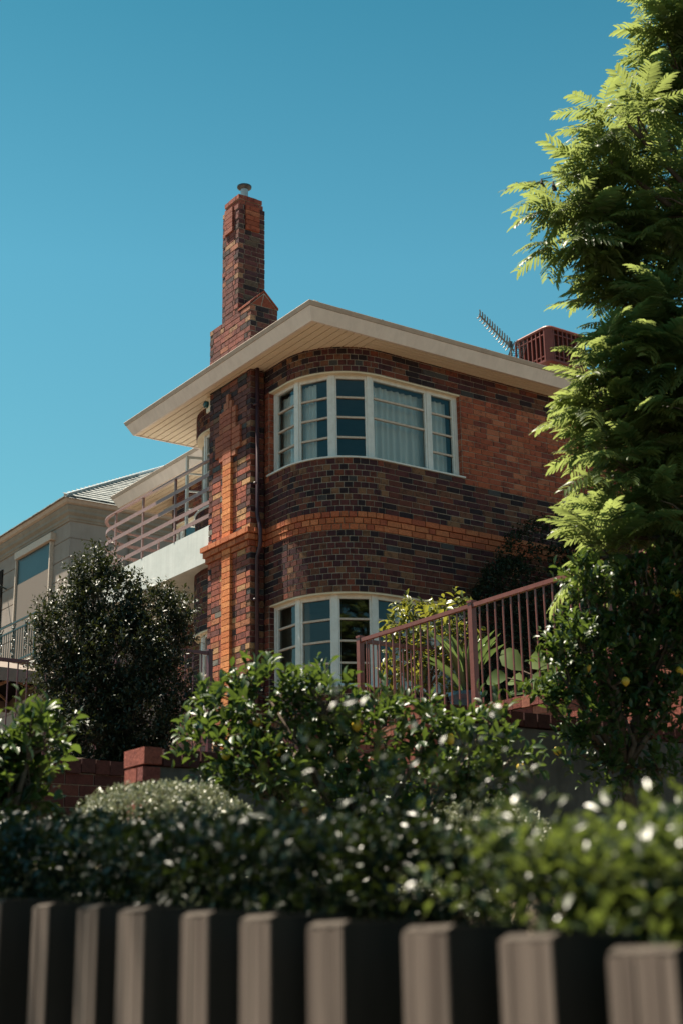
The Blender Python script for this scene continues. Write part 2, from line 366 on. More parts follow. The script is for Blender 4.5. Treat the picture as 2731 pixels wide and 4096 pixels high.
for k in range(-30, 24):
    y0 = -16.6 + k * 1.0; za = zground(-9, y0) - 0.02; zb = zground(-9, y0 + 1) - 0.02
    mb.add([(-19, y0, za), (-10.9, y0, za), (-10.9, y0 + 1, zb), (-19, y0 + 1, zb)], [[0, 1, 2, 3]])
tag(mb.build('road', M['asphalt']), kind='structure')

# ------------------------------------------------------------------ brick house
A = 5.1516; CO = 0.086
def zc(n): return A + n * CO
ZS = 8.183                                                # soffit level
DARKMIX = [((0.098, 0.028, 0.026), 5), ((0.066, 0.021, 0.026), 5), ((0.026, 0.014, 0.018), 3.5), ((0.125, 0.037, 0.025), 3.5), ((0.15, 0.062, 0.036), 3), ((0.21, 0.105, 0.055), 1.6), ((0.06, 0.055, 0.055), 0.5), ((0.17, 0.046, 0.026), 2)]
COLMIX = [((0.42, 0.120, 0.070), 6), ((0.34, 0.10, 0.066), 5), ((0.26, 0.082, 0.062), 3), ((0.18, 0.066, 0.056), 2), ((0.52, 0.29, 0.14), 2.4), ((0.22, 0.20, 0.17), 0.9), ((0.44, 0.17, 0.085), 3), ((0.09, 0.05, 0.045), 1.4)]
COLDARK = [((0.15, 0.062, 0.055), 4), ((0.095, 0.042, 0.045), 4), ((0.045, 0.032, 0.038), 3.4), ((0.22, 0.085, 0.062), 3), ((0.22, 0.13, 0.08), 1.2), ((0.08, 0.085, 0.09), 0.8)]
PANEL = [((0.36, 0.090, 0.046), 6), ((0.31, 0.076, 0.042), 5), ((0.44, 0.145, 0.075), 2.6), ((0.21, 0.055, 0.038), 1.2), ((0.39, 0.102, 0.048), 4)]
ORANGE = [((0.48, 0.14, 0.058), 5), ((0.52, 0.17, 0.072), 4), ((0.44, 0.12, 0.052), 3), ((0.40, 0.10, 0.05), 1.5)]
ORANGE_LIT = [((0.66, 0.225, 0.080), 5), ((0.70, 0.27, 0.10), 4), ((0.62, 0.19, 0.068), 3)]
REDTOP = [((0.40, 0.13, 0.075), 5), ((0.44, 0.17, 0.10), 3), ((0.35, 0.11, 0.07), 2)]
def pick(tab, rr=None):
    rr = rr or R; t = rr.random() * sum(w for c, w in tab)
    for c, w in tab:
        t -= w
        if t <= 0: break
    k = rr.uniform(0.85, 1.15); return (c[0] * k, c[1] * k, c[2] * k)
def inside(n, t, holes):
    return any(h[0] < t < h[1] and h[2] <= n < h[3] for h in holes)
def brick_run(mb, path, s0, s1, n0, n1, colour, holes=(), proj=0.0, depth=0.10, odd=0, first=None, jit=0.0025, gap=0.013):
    for n in range(n0, n1):
        iv = [(s0, s1)]
        if first is not None and (n + odd) % 2: iv = [(s0 + first[0], s1 - first[1])]
        elif first is not None: iv = [(s0 + first[2], s1 - first[3])]
        for h in holes:
            if h[2] <= n < h[3]:
                nv = []
                for a, b in iv:
                    if h[0] > a: nv.append((a, min(b, h[0])))
                    if h[1] < b: nv.append((max(a, h[1]), b))
                iv = [(a, b) for a, b in nv if b - a > 0.02]
        for a, b in iv:
            t = a; half = (n + odd) % 2
            while t < b - 0.015:
                l = 0.12 if path.curved(t + 0.06) else 0.24
                if half: l = min(l, 0.12) if l > 0.2 else 0.06; half = 0
                elif l > 0.2 and R.random() < 0.10: l = 0.12
                if l < 0.125 and path.curved(t + 0.06):
                    ph = (t - 0.06 * (n % 2)) / 0.12; l = (math.floor(ph + 0.3) + 1) * 0.12 - ph * 0.12 + R.uniform(-0.012, 0.012)
                e = min(t + l, b)
                if b - e < 0.05: e = b
                ta, tb = t + gap / 2, e - gap / 2
                j = R.uniform(-jit, jit) + proj
                z0 = zc(n) + gap / 2 + R.uniform(-0.0015, 0.0015); z1 = zc(n + 1) - gap / 2 + R.uniform(-0.0015, 0.0015)
                q = [path(ta, j - depth), path(ta, j), path(tb, j), path(tb, j - depth)]
                tone = colour(n, (t + e) / 2)
                if tone is not None:
                    mb.hexa([(q[0][0], q[0][1], z0), (q[1][0], q[1][1], z0), (q[2][0], q[2][1], z0), (q[3][0], q[3][1], z0),
                             (q[0][0], q[0][1], z1), (q[1][0], q[1][1], z1), (q[2][0], q[2][1], z1), (q[3][0], q[3][1], z1)], tone)
                t = e
def core_run(mb, path, s0, s1, z0, z1, holes=(), th=0.24, rec=0.010):
    """mortar body behind the brick faces, leaving the openings free"""
    zs = sorted({z0, z1} | {zc(h[2]) for h in holes if z0 < zc(h[2]) < z1} | {zc(h[3]) for h in holes if z0 < zc(h[3]) < z1})
    for a, b in zip(zs[:-1], zs[1:]):
        iv = [(s0, s1)]
        for h in holes:
            if zc(h[2]) <= a + 1e-4 and zc(h[3]) >= b - 1e-4:
                nv = []
                for p, q in iv:
                    if h[0] > p: nv.append((p, min(q, h[0])))
                    if h[1] < q: nv.append((max(p, h[1]), q))
                iv = [x for x in nv if x[1] - x[0] > 0.01]
        for p, q in iv:
            ts = path.samples(p, q); o = [path(t, -rec) for t in ts]; i = [path(t, -th) for t in ts]; n = len(ts)
            vs = [(x, y, a) for x, y in o] + [(x, y, a) for x, y in i] + [(x, y, b) for x, y in o] + [(x, y, b) for x, y in i]
            fs = []
            for k in range(n - 1):
                fs += [[k, k + 1, 2 * n + k + 1, 2 * n + k], [n + k + 1, n + k, 3 * n + k, 3 * n + k + 1], [k + 1, k, n + k, n + k + 1], [2 * n + k, 2 * n + k + 1, 3 * n + k + 1, 3 * n + k]]
            fs += [[0, 2 * n, 3 * n, n], [n - 1, 2 * n - 1, 4 * n - 1, 3 * n - 1]]
            mb.add(vs, fs)

house = empty('brick_house', (2.0, 0.0, 2.24), 'two-storey dark clinker brick house with rounded corner windows and cream eaves', 'house')
PI = math.pi
MAINP = Path([('line', (0.234, 0.0), (0.234, -0.5275)), ('arc', (1.234, -0.5275), 1.0, PI, 1.5 * PI), ('line', (1.234, -1.5275), (12.0, -1.5275))])
COLP = Path([('line', (0.234, 1.2), (0.0, 1.2)), ('line', (0.0, 1.2), (0.0, 0.0)), ('line', (0.0, 0.0), (0.234, 0.0))])
BAYP = Path([('line', (1.87, 2.77), (1.234, 2.77)), ('arc', (1.234, 1.77), 1.0, 0.5 * PI, PI), ('line', (0.234, 1.77), (0.234, 1.2))])
WINGP = Path([('line', (7.0, 6.63), (2.87, 6.63)), ('arc', (2.87, 5.63), 1.0, 0.5 * PI, PI), ('line', (1.87, 5.63), (1.87, 2.77))])
s_x = lambda x: 0.5275 + PI / 2 + (x - 1.234)             # path length on the right wall at a given x
WS0, WS1 = 0.113, s_x(2.6445)
NB = -36; NT = 36
UPH = (WS0, WS1, 16, 31); LOH = (WS0, WS1, -21, -6)
def col_main(n, t):
    if 15 <= n < 31 and (t < 0.118 or (t > WS1 and t < s_x(7.4))): return pick(PANEL)
    if -22 <= n < -6 and t < 0.118: return pick(COLMIX) if R.random() < 0.4 else pick(DARKMIX)
    return pick(DARKMIX)
mb = MB(); brick_run(mb, MAINP, 0.0, MAINP.L, NB, 4, col_main, [LOH]); brick_run(mb, MAINP, 0.0, MAINP.L, 7, NT, col_main, [UPH])
# reveals of the jambs
for hole, tab in ((UPH, PANEL), (LOH, DARKMIX)):
    for n in range(hole[2], hole[3]):
        z0, z1 = zc(n) + 0.004, zc(n + 1) - 0.004
        mb.box(0.246, 0.40, -0.117, -0.02, z0, z1, pick(tab)); mb.box(2.641, 2.74, -1.515, -1.38, z0, z1, pick(tab))
wall = mb.build('wall', M['brick'], house)
mb = MB()
core_run(mb, MAINP, 0, MAINP.L, zc(NB), ZS, [UPH, LOH]); 
mb.box(0.016, 0.226, 0.016, 1.184, zc(NB), ZS)
BWS0, BWS1 = 0.35, BAYP.L - 0.113
BUP = (BWS0, BWS1, 16, 31); BLO = (BWS0, BWS1, -21, -6)
core_run(mb, BAYP, 0, BAYP.L, zc(NB), ZS, [BUP, BLO])
WCO = WINGP.segs[1][1]                                     # start of the wing's corner arc
WUP = (WCO + 0.2, WINGP.segs[2][1] + 1.1, 16, 28); WDO = (WINGP.segs[2][1] + 1.25, WINGP.L - 0.35, 6, 28)
core_run(mb, WINGP, 0, WINGP.L, zc(NB), ZS, [WUP, WDO])
mb.build('mortar', M['mortar'], wall)

# corner column
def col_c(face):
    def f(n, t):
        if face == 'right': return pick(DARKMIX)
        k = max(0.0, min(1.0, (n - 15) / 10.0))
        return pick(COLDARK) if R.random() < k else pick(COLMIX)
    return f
mb = MB()
for rng in ((NB, NT),):
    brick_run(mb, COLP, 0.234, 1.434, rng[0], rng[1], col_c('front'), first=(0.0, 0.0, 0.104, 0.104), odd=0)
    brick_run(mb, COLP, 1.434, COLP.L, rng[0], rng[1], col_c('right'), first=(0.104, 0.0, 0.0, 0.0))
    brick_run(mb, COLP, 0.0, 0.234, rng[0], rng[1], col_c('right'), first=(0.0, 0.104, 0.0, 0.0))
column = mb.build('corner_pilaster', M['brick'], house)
# stacked orange strip and its crown ornament (y measured from the right edge of the pilaster)
mb = MB()
def raised(y0, y1, n, tab, n_h=1.0, x=-0.045):
    mb.box(x, 0.06, y0 + 0.004, y1 - 0.004, zc(n) + 0.005, zc(n + n_h) - 0.005, pick(tab))
for n in range(NB, 30):
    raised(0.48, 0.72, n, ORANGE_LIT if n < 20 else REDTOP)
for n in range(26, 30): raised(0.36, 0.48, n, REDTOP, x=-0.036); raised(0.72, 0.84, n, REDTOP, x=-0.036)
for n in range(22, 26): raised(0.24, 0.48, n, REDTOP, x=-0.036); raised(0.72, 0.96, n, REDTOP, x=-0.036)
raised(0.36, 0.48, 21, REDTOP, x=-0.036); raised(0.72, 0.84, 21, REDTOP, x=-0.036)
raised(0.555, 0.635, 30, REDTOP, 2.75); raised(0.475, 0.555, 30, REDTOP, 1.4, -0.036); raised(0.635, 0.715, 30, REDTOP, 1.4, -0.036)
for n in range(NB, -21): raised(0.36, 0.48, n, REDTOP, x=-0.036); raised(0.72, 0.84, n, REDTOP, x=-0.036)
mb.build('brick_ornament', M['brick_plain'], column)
# orange string courses
mb = MB()
for k, n in enumerate((4, 5, 6)):
    pr = (0.03, 0.06, 0.09)[k]; ps = (0.014, 0.024, 0.036)[k]
    brick_run(mb, MAINP, -0.0, MAINP.L, n, n + 1, lambda n, t: pick(ORANGE), proj=ps, depth=0.11, odd=k)
    cp = Path([('line', (0.234, 1.2 + pr), (-pr, 1.2 + pr)), ('line', (-pr, 1.2 + pr), (-pr, -pr)), ('line', (-pr, -pr), (0.234 - ps, -pr))])
    a = 0.234 + pr; b = a + 1.2 + 2 * pr
    brick_run(mb, cp, 0.0, a - 0.0, n, n + 1, lambda n, t: pick(ORANGE), depth=0.11, first=(0, 0.116, 0, 0.116))
    brick_run(mb, cp, a, b, n, n + 1, lambda n, t: pick(ORANGE), depth=0.11, odd=k)
    brick_run(mb, cp, b + 0.112, cp.L, n, n + 1, lambda n, t: pick(ORANGE), depth=0.11)
mb.build('string_course', M['brick_plain'], house)
mb = MB()
brick_run(mb, BAYP, 0, BAYP.L, NB, NT, lambda n, t: pick(DARKMIX), [BUP, BLO]); brick_run(mb, WINGP, 0, WINGP.L, NB, NT, lambda n, t: pick(DARKMIX), [WUP, WDO])
mb.build('rear_wall', M['brick'], house)

# windows ------------------------------------------------------------
def window(path_pts, z0, z1, rows, parent, name='window', curtain=(), bars=None, post=0.07, dep=0.055):
    """faceted steel window: path_pts corner points (outward on the right of travel)"""
    P = [Vector((p[0], p[1], 0)) for p in path_pts]
    fr = MB(); bars_ = []; gl = MB()
    up = Vector((0, 0, 1))
    for i, p in enumerate(P):
        d = (P[min(i + 1, len(P) - 1)] - P[max(i - 1, 0)]).normalized(); n = Vector((d.y, -d.x, 0))
        w = post if not isinstance(post, (list, tuple)) else post[i]
        a = p + up * z0; b = p + up * z1
        fr.hexa([a - d * w / 2 - n * dep / 2, a + d * w / 2 - n * dep / 2, a + d * w / 2 + n * dep / 2, a - d * w / 2 + n * dep / 2,
                 b - d * w / 2 - n * dep / 2, b + d * w / 2 - n * dep / 2, b + d * w / 2 + n * dep / 2, b - d * w / 2 + n * dep / 2])
    for i in range(len(P) - 1):
        d = (P[i + 1] - P[i]).normalized(); n = Vector((d.y, -d.x, 0)); L = (P[i + 1] - P[i]).length
        a = P[i] + d * 0.026; b = P[i + 1] - d * 0.026
        fr.beam(a + up * (z1 - 0.026) , b + up * (z1 - 0.026), dep * 0.85, 0.05)
        fr.beam(a + up * (z0 + 0.026), b + up * (z0 + 0.026), dep * 0.85, 0.05)
        for sgn, q in ((1, a), (-1, b)):                   # sash stiles
            c = q + d * sgn * 0.022
            fr.beam(c + up * (z0 + 0.05), c + up * (z1 - 0.05), 0.03, dep * 0.7, up=n)
        rr = rows if bars is None else bars[i]
        for fz in (rr if isinstance(rr, (list, tuple)) else [k / rr for k in range(1, rr)]):
            z = z0 + 0.03 + (z1 - z0 - 0.06) * fz
            bars_.append((a + d * 0.03 + up * z, b - d * 0.03 + up * z))
        q0 = a - n * 0.012; q1 = b - n * 0.012
        gl.add([q0 + up * (z0 + 0.03), q1 + up * (z0 + 0.03), q1 + up * (z1 - 0.03), q0 + up * (z1 - 0.03)], [[0, 1, 2, 3]])
    w = fr.build(name, M['white'], parent)
    for p_, q_ in bars_: ba = MB(); ba.beam(p_, q_, 0.034, 0.026); ba.build('glazing_bar', M['bar'], w)
    gl.build('pane', M['glass'], w)
    return w
FP = [(0.344, -0.150), (0.358, -0.690), (0.618, -1.170), (1.085, -1.408), (2.110, -1.417), (2.610, -1.417)]
FPO = [0.05, 0.075, 0.095, 0.085, 0.06, 0.06]
up_bars = [[.25, .5, .75], [.25, .5, .75], [.25, .5, .75], [.51, .76], [.25, .5, .75]]
wu = window(FP, zc(16) + 0.02, zc(31) - 0.02, 4, house, bars=up_bars, post=FPO)
wl = window(FP, zc(-21) + 0.02, zc(-6) - 0.02, 4, house, post=FPO)
def mirror(p): return (p[0], 1.2425 - p[1])
FB = [mirror(p) for p in FP[:4]][::-1]
FB = [(1.58, 2.66)] + FB
wb = window(FB, zc(16) + 0.02, zc(31) - 0.02, 4, house); wb2 = window(FB, zc(-21) + 0.02, zc(-6) - 0.02, 4, house)
c2 = (2.87, 5.63)
FW = [(c2[0] + 0.89 * math.cos(a), c2[1] + 0.89 * math.sin(a)) for a in (PI * 0.57, PI * 0.7, PI * 0.84, PI * 0.98)] + [(1.98, 5.05), (1.98, 4.55)]
ww = window(FW, zc(16) + 0.02, zc(28) - 0.02, 3, house)
wd = window([(1.98, 4.33), (1.98, 3.75), (1.98, 3.16)], zc(6) + 0.02, zc(28) - 0.02, 4, house, name='glazed_door')
# heads and sills follow the outer wall line
def head_sill(path, s0, s1, n0, n1, w, xtra=0.0):
    ts = path.samples(s0, s1); o = [path(t, -0.012) for t in ts]
    m1 = MB(); m1.sweep(o, [(0.0, zc(n1) - 0.022), (-0.24, zc(n1) - 0.022), (-0.24, zc(n1) - 0.002), (0.0, zc(n1) - 0.002)]); m1.build('window_head', M['head'], w)
    ts = path.samples(s0 - xtra, s1 + xtra); o = [path(t, 0.0) for t in ts]
    m2 = MB(); m2.sweep(o, [(0.022, zc(n0) + 0.0), (0.022, zc(n0) + 0.022), (-0.20, zc(n0) + 0.046), (-0.20, zc(n0) + 0.0)]); m2.build('sill', M['white'], w)
head_sill(MAINP, WS0, WS1, 16, 31, wu, 0.03); head_sill(MAINP, WS0, WS1, -21, -6, wl, 0.03)
head_sill(BAYP, BWS0, BWS1, 16, 31, wb); head_sill(BAYP, BWS0, BWS1, -21, -6, wb2); head_sill(WINGP, WUP[0], WUP[1], 16, 28, ww); head_sill(WINGP, WDO[0], WDO[1], 6, 28, wd)
# an open casement sash on the balcony side
mb = MB(); a = Vector((0.50, 2.80, 0)); b = Vector((0.98, 2.66, 0)); z0, z1 = zc(16) + 0.04, 7.75
for p in (a, b): mb.beam(p + Vector((0, 0, z0)), p + Vector((0, 0, z1)), 0.045, 0.04)
for z in (z0 + 0.02, z1 - 0.02): mb.beam(a + Vector((0, 0, z)), b + Vector((0, 0, z)), 0.04, 0.045)
for k in (1, 2, 3): z = z0 + (z1 - z0) * k / 4; mb.beam(a + Vector((0, 0, z)), b + Vector((0, 0, z)), 0.03, 0.024)
sash = mb.build('open_sash', M['white'], wb)
# curtains: wavy sheets hung just inside
def curtain(p, q, z0, z1, w, waves, amp=0.035, name='curtain'):
    p = Vector(p); q = Vector(q); d = q - p; n = Vector((d.y, -d.x)).normalized(); K = waves * 8; vs = []
    ph = [R.uniform(0, 6.28) for _ in range(4)]
    for r_, z in enumerate(np.linspace(z0, z1, 5)):
        for k in range(K + 1):
            u = k / K; o = amp * (0.25 + 0.75 * (1 - r_ / 4 * 0.6)) * (math.sin(6.283 * waves * u + ph[0] + 0.6 * math.sin(9 * u + ph[1])) + 0.4 * math.sin(6.283 * waves * 0.43 * u + ph[2]))
            c = p + d * u + n * o; vs.append((c.x, c.y, z))
    fs = [[r_ * (K + 1) + k, r_ * (K + 1) + k + 1, (r_ + 1) * (K + 1) + k + 1, (r_ + 1) * (K + 1) + k] for r_ in range(4) for k in range(K)]
    m = MB(); m.add(vs, fs); o = m.build(name, M['curtain'], w, smooth=True)
    at_ = o.data.attributes.new('tint', 'FLOAT', 'POINT'); at_.data.foreach_set('value', NR.uniform(0.3, 0.7, len(vs)).astype(np.float32))
    return o
curtain((1.13, -1.26), (2.56, -1.26), 6.53, 7.74, wu, 13)
curtain((0.47, -0.62), (0.55, -0.90), 6.53, 7.74, wu, 4, 0.025); curtain((0.455, -0.14), (0.46, -0.44), 6.53, 7.72, wu, 3, 0.015)
curtain((1.5, -1.24), (2.0, -1.24), 3.35, 4.58, wl, 5); curtain((2.1, -1.24), (2.56, -1.24), 3.35, 4.58, wl, 5)
# rooms behind the windows
mb = MB()
for z0, z1 in ((5.75, 8.0), (2.3, 5.3)):
    fl = [MAINP(t, -0.30) for t in MAINP.samples(0.1, s_x(5.0))] + [(5.0, 2.4), (0.55, 2.4)]
    n = len(fl)
    for z in (z0, z1): mb.poly([(x, y, z) for x, y in fl])
    mb.add([(5.0, -1.25, z0), (5.0, 2.4, z0), (5.0, 2.4, z1), (5.0, -1.25, z1)], [[0, 1, 2, 3]])
    mb.add([(5.0, 2.4, z0), (0.55, 2.4, z0), (0.55, 2.4, z1), (5.0, 2.4, z1)], [[0, 1, 2, 3]])
    mb.add([(0.55, 2.4, z0), (0.55, 0.0, z0), (0.55, 0.0, z1), (0.55, 2.4, z1)], [[0, 1, 2, 3]])
mb.box(0.405, 0.62, -0.136, -0.119, 5.76, 7.80); mb.box(0.405, 0.62, -0.136, -0.119, 2.4, 4.62); mb.box(0.50, 0.95, -0.06, -0.02, 5.76, 7.99); mb.box(0.50, 0.95, -0.06, -0.02, 2.31, 5.29); mb.box(2.6, 2.66, 2.8, 6.2, 5.6, 8.0); mb.box(1.9, 6, 2.9, 6.3, 7.95, 8.0)
mb.build('room_interior', M['plaster'], house)

# eaves: soffit boards, fascia, gutter, roof -------------------------
ZT = ZS + 0.225
mb = MB(); x = -0.175
EY0, EY1 = -1.8779, 3.42
while x < 0.93:
    mb.box(x + 0.008, min(x + 0.114, 0.928), EY0, EY1, ZS, ZS + 0.02); x += 0.122
y = EY0
while y < -1.45:
    mb.box(0.936, 12.2, y + 0.0065, y + 0.0685, ZS, ZS + 0.02); y += 0.075
x = 0.94
while x < 2.0: mb.box(x + 0.008, x + 0.114, 2.5, EY1, ZS, ZS + 0.02); x += 0.122
x = 1.39
while x < 2.6: mb.box(x + 0.008, x + 0.114, EY1 + 0.08, 7.15, ZS, ZS + 0.02); x += 0.122
y = 6.4
while y < 7.1: mb.box(2.6, 8, y + 0.004, y + 0.118, ZS, ZS + 0.02); y += 0.122
soffit = mb.build('soffit', M['soffit'], house)
mb = MB(); mb.box(-0.17, 12.2, EY0 + 0.02, -1.3, ZS + 0.026, ZS + 0.04); mb.box(-0.17, 2.2, -1.29, EY1 - 0.01, ZS + 0.026, ZS + 0.04); mb.box(1.40, 8, EY1 + 0.03, 7.12, ZS + 0.026, ZS + 0.04)
mb.build('soffit_gap', M['gap'], soffit)
EAVE = [(2.3, EY1), (-0.1754, EY1), (-0.1754, EY0), (12.2, EY0)]
WEAVE = [(8.0, 7.15), (1.39, 7.15), (1.39, EY1 + 0.05)]
mb = MB(); mg = MB()
for e in (EAVE, WEAVE):
    mb.sweep(e, [(-0.03, ZS - 0.012), (0.004, ZS - 0.012), (0.092, ZS + 0.160), (0.06, ZS + 0.166), (-0.03, ZS + 0.02)])
    mg.sweep(e, [(0.066, ZS + 0.164), (0.100, ZS + 0.164), (0.122, ZT - 0.008), (0.118, ZT), (0.100, ZT), (0.085, ZS + 0.18)])
mb.build('fascia', M['cream'], house); gut = mg.build('gutter', M['gutter'], house)
gp = [(0.064, ZS + 0.161), (0.1025, ZS + 0.161), (0.125, ZT - 0.009), (0.121, ZT + 0.0025), (0.098, ZT + 0.0025), (0.083, ZS + 0.178)]
for q0, q1 in (((-0.1754, 2.2), (-0.1754, 2.165)), ((-0.1754, 0.35), (-0.1754, 0.315)), ((0.9, EY0), (0.935, EY0)), ((2.75, EY0), (2.785, EY0)), ((4.6, EY0), (4.635, EY0)), ((1.39, 5.6), (1.39, 5.565))):
    mj = MB(); mj.sweep([q0, q1], gp); mj.build('gutter_joint', M['gutter'], gut)
mb = MB()
def hip(x0, x1, y0, y1, z, k):
    h = (y1 - y0) / 2 * k; ym = (y0 + y1) / 2; xm = x0 + (y1 - y0) / 2
    a, b, c, d = (x0, y0, z), (x1, y0, z), (x1, y1, z), (x0, y1, z); e, f = (xm, ym, z + h), (x1, ym, z + h)
    mb.add([a, b, c, d, e, f], [[0, 1, 5, 4], [3, 4, 5, 2], [0, 4, 3], [1, 2, 5]])
hip(-0.25, 12.2, -1.95, 3.50, ZT - 0.02, 0.34); hip(1.32, 12.2, 0.5, 7.25, ZT - 0.02, 0.34)
roof = mb.build('roof', M['roof'], house)
mb = MB()
for k in range(9):                                         # half-round hip tiles
    t = 0.12 + k * 0.30; p = Vector((-0.20 + t, -1.90 + t, ZT - 0.055 + 0.34 * t)); q = p + Vector((0.33, 0.33, 0.34 * 0.33))
    mb.tube([p + Vector((0, 0, 0.035)), q + Vector((0, 0, 0.012))], [0.105, 0.085], 10)
for k in range(8):                                         # tile ends behind the gutter next to the hip
    p = Vector((0.12 + k * 0.24, -1.86, ZT - 0.012)); mb.tube([p, p + Vector((0, 0.5, 0.17))], 0.05, 8)
mb.build('hip_tile', M['roof'], roof, smooth=True)

# chimney ------------------------------------------------------------
CX0, CX1, CY0, CY1 = 0.25, 0.735, 0.80, 1.295
def rect_path(x0, x1, y0, y1): return [Path([('line', (x0, y1), (x0, y0))]), Path([('line', (x0, y0), (x1, y0))]), Path([('line', (x1, y0), (x1, y1))]), Path([('line', (x1, y1), (x0, y1))])]
CHMIX = [((0.26, 0.085, 0.066), 6), ((0.20, 0.07, 0.06), 5), ((0.17, 0.07, 0.06), 3), ((0.36, 0.20, 0.115), 1.6), ((0.08, 0.05, 0.048), 2), ((0.33, 0.13, 0.08), 3)]
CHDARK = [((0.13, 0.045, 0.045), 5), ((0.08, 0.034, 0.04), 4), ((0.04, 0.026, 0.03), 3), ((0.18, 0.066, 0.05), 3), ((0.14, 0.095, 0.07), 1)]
mb = MB(); mc = MB()
def stack(x0, x1, y0, y1, n0, n1, tabs):
    for k, p in enumerate(rect_path(x0, x1, y0, y1)):
        tab = tabs[k]
        brick_run(mb, p, 0, p.L, n0, n1, lambda n, t: pick(tab), odd=k % 2, first=(0.0, 0.0, 0.094, 0.094), depth=0.09)
    mc.box(x0 + 0.01, x1 - 0.01, y0 + 0.01, y1 - 0.01, zc(n0), zc(n1) - 0.004)
CHTOP = [((0.30, 0.085, 0.055), 5), ((0.33, 0.11, 0.075), 3), ((0.26, 0.07, 0.05), 2)]
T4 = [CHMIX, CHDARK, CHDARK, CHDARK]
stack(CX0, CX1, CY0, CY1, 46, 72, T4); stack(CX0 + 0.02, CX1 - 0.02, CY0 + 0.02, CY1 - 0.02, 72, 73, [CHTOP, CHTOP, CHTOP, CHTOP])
stack(CX0 + 0.005, CX1 - 0.045, CY0 + 0.005, CY1 - 0.045, 73, 74, [CHTOP, CHTOP, CHTOP, CHTOP])
stack(CX0, CX1, 0.43, 1.665, 36, 50, T4)
for n in range(67, 72):                                    # raised brick panels near the top
    mb.box(CX0 - 0.03, CX0 + 0.05, 0.945, 1.185, zc(n) + 0.004, zc(n + 1) - 0.004, pick(CHTOP))
    mb.box(CX0 + 0.125, CX0 + 0.37, CY0 - 0.03, CY0 + 0.05, zc(n) + 0.004, zc(n + 1) - 0.004, pick(PANEL))
chim = mb.build('chimney', M['brick'], house)
zb = zc(50)
mc.add([(CX0, 0.43, zb), (CX1, 0.43, zb), ((CX0 + CX1) / 2, 0.43, zb + 0.24), (CX0, CY0, zb), (CX1, CY0, zb), ((CX0 + CX1) / 2, CY0, zb + 0.24)], [[0, 1, 2], [3, 5, 4], [0, 2, 5, 3], [1, 4, 5, 2]])
mc.build('mortar', M['mortar'], chim)
mb = MB(); xm = (CX0 + CX1) / 2                            # sloping brick-on-flat weathering on the shoulder
for sgn in (-1, 1):
    for k in range(2):
        for j in range(3):
            u0, u1 = k / 2 + 0.01, (k + 1) / 2 - 0.01; y0 = 0.42 + j * 0.125; y1 = y0 + 0.12
            pa = Vector((xm + sgn * 0.255 * (1 - u0), 0, zb + 0.005 + 0.245 * u0)); pb = Vector((xm + sgn * 0.255 * (1 - u1), 0, zb + 0.005 + 0.245 * u1))
            dn = Vector((0, 0, 0.035))
            mb.hexa([pa + Vector((0, y0, 0)) , pb + Vector((0, y0, 0)), pb + Vector((0, y1, 0)), pa + Vector((0, y1, 0)), pa + dn + Vector((0, y0, 0)), pb + dn + Vector((0, y0, 0)), pb + dn + Vector((0, y1, 0)), pa + dn + Vector((0, y1, 0))], pick(PANEL))
tri = [(xm - 0.235, zb), (xm - 0.02, zb), (xm + 0.02, zb), (xm + 0.235, zb)]
mb.add([(CX0 + 0.015, 0.426, zb + 0.006), (xm - 0.06, 0.426, zb + 0.006), (xm - 0.01, 0.426, zb + 0.21)], [[0, 1, 2]], pick(PANEL))
mb.add([(xm - 0.045, 0.426, zb + 0.006), (CX1 - 0.015, 0.426, zb + 0.006), (xm + 0.005, 0.426, zb + 0.21)], [[0, 1, 2]], pick(PANEL))
mb.build('weathering', M['brick_plain'], chim)
mb = MB(); mb.lathe((0.49, 1.03, zc(74)), [(0.0, 0.0), (0.062, 0.0), (0.062, 0.30), (0.0, 0.30)], 20)
flue = mb.build('flue_pipe', M['metal'], chim, smooth=False)
mb = MB(); mb.lathe((0.49, 1.03, zc(74) + 0.235), [(0.066, 0.0), (0.115, 0.035), (0.118, 0.06), (0.06, 0.085), (0.0, 0.09)], 24); mb.build('flue_cowl', M['darkmetal'], flue)

# downpipe, alarm box
mb = MB(); px_, py_ = 0.085, -0.05
mb.tube([(px_, py_, ZS), (px_, py_, 5.95), (px_, -0.115, 5.80), (px_, -0.135, 5.72), (px_, -0.135, 5.52), (px_, -0.115, 5.45), (px_, py_, 5.33), (px_, py_, 2.0)], 0.029, 10)
for z in (7.6, 6.4, 4.7, 3.5): mb.box(px_ - 0.055, px_ + 0.055, py_ - 0.02, 0.0, z, z + 0.03)
mb.build('downpipe', M['pipe'], house, smooth=True)
mb = MB(); mb.box(0.03, 0.21, 1.2, 1.36, 7.93, 8.16)
ab = mb.build('alarm_box', M['soffit'], house)
mb = MB(); mb.box(0.05, 0.19, 1.225, 1.272, 7.922, 7.931); mb.box(0.05, 0.19, 1.285, 1.335, 7.922, 7.931); mb.build('vent_slot', M['gap'], ab)
mb = MB(); mb.lathe((0, 0, 0), [(0.0, 0.055), (0.04, 0.055), (0.055, 0.04), (0.055, 0.0)], 16); lo = mb.build('strobe', M['teal'], ab, smooth=True)
for v in lo.data.vertices: x, y, z = v.co; v.co = (0.03 - z, 1.33 + x, 8.06 + y)

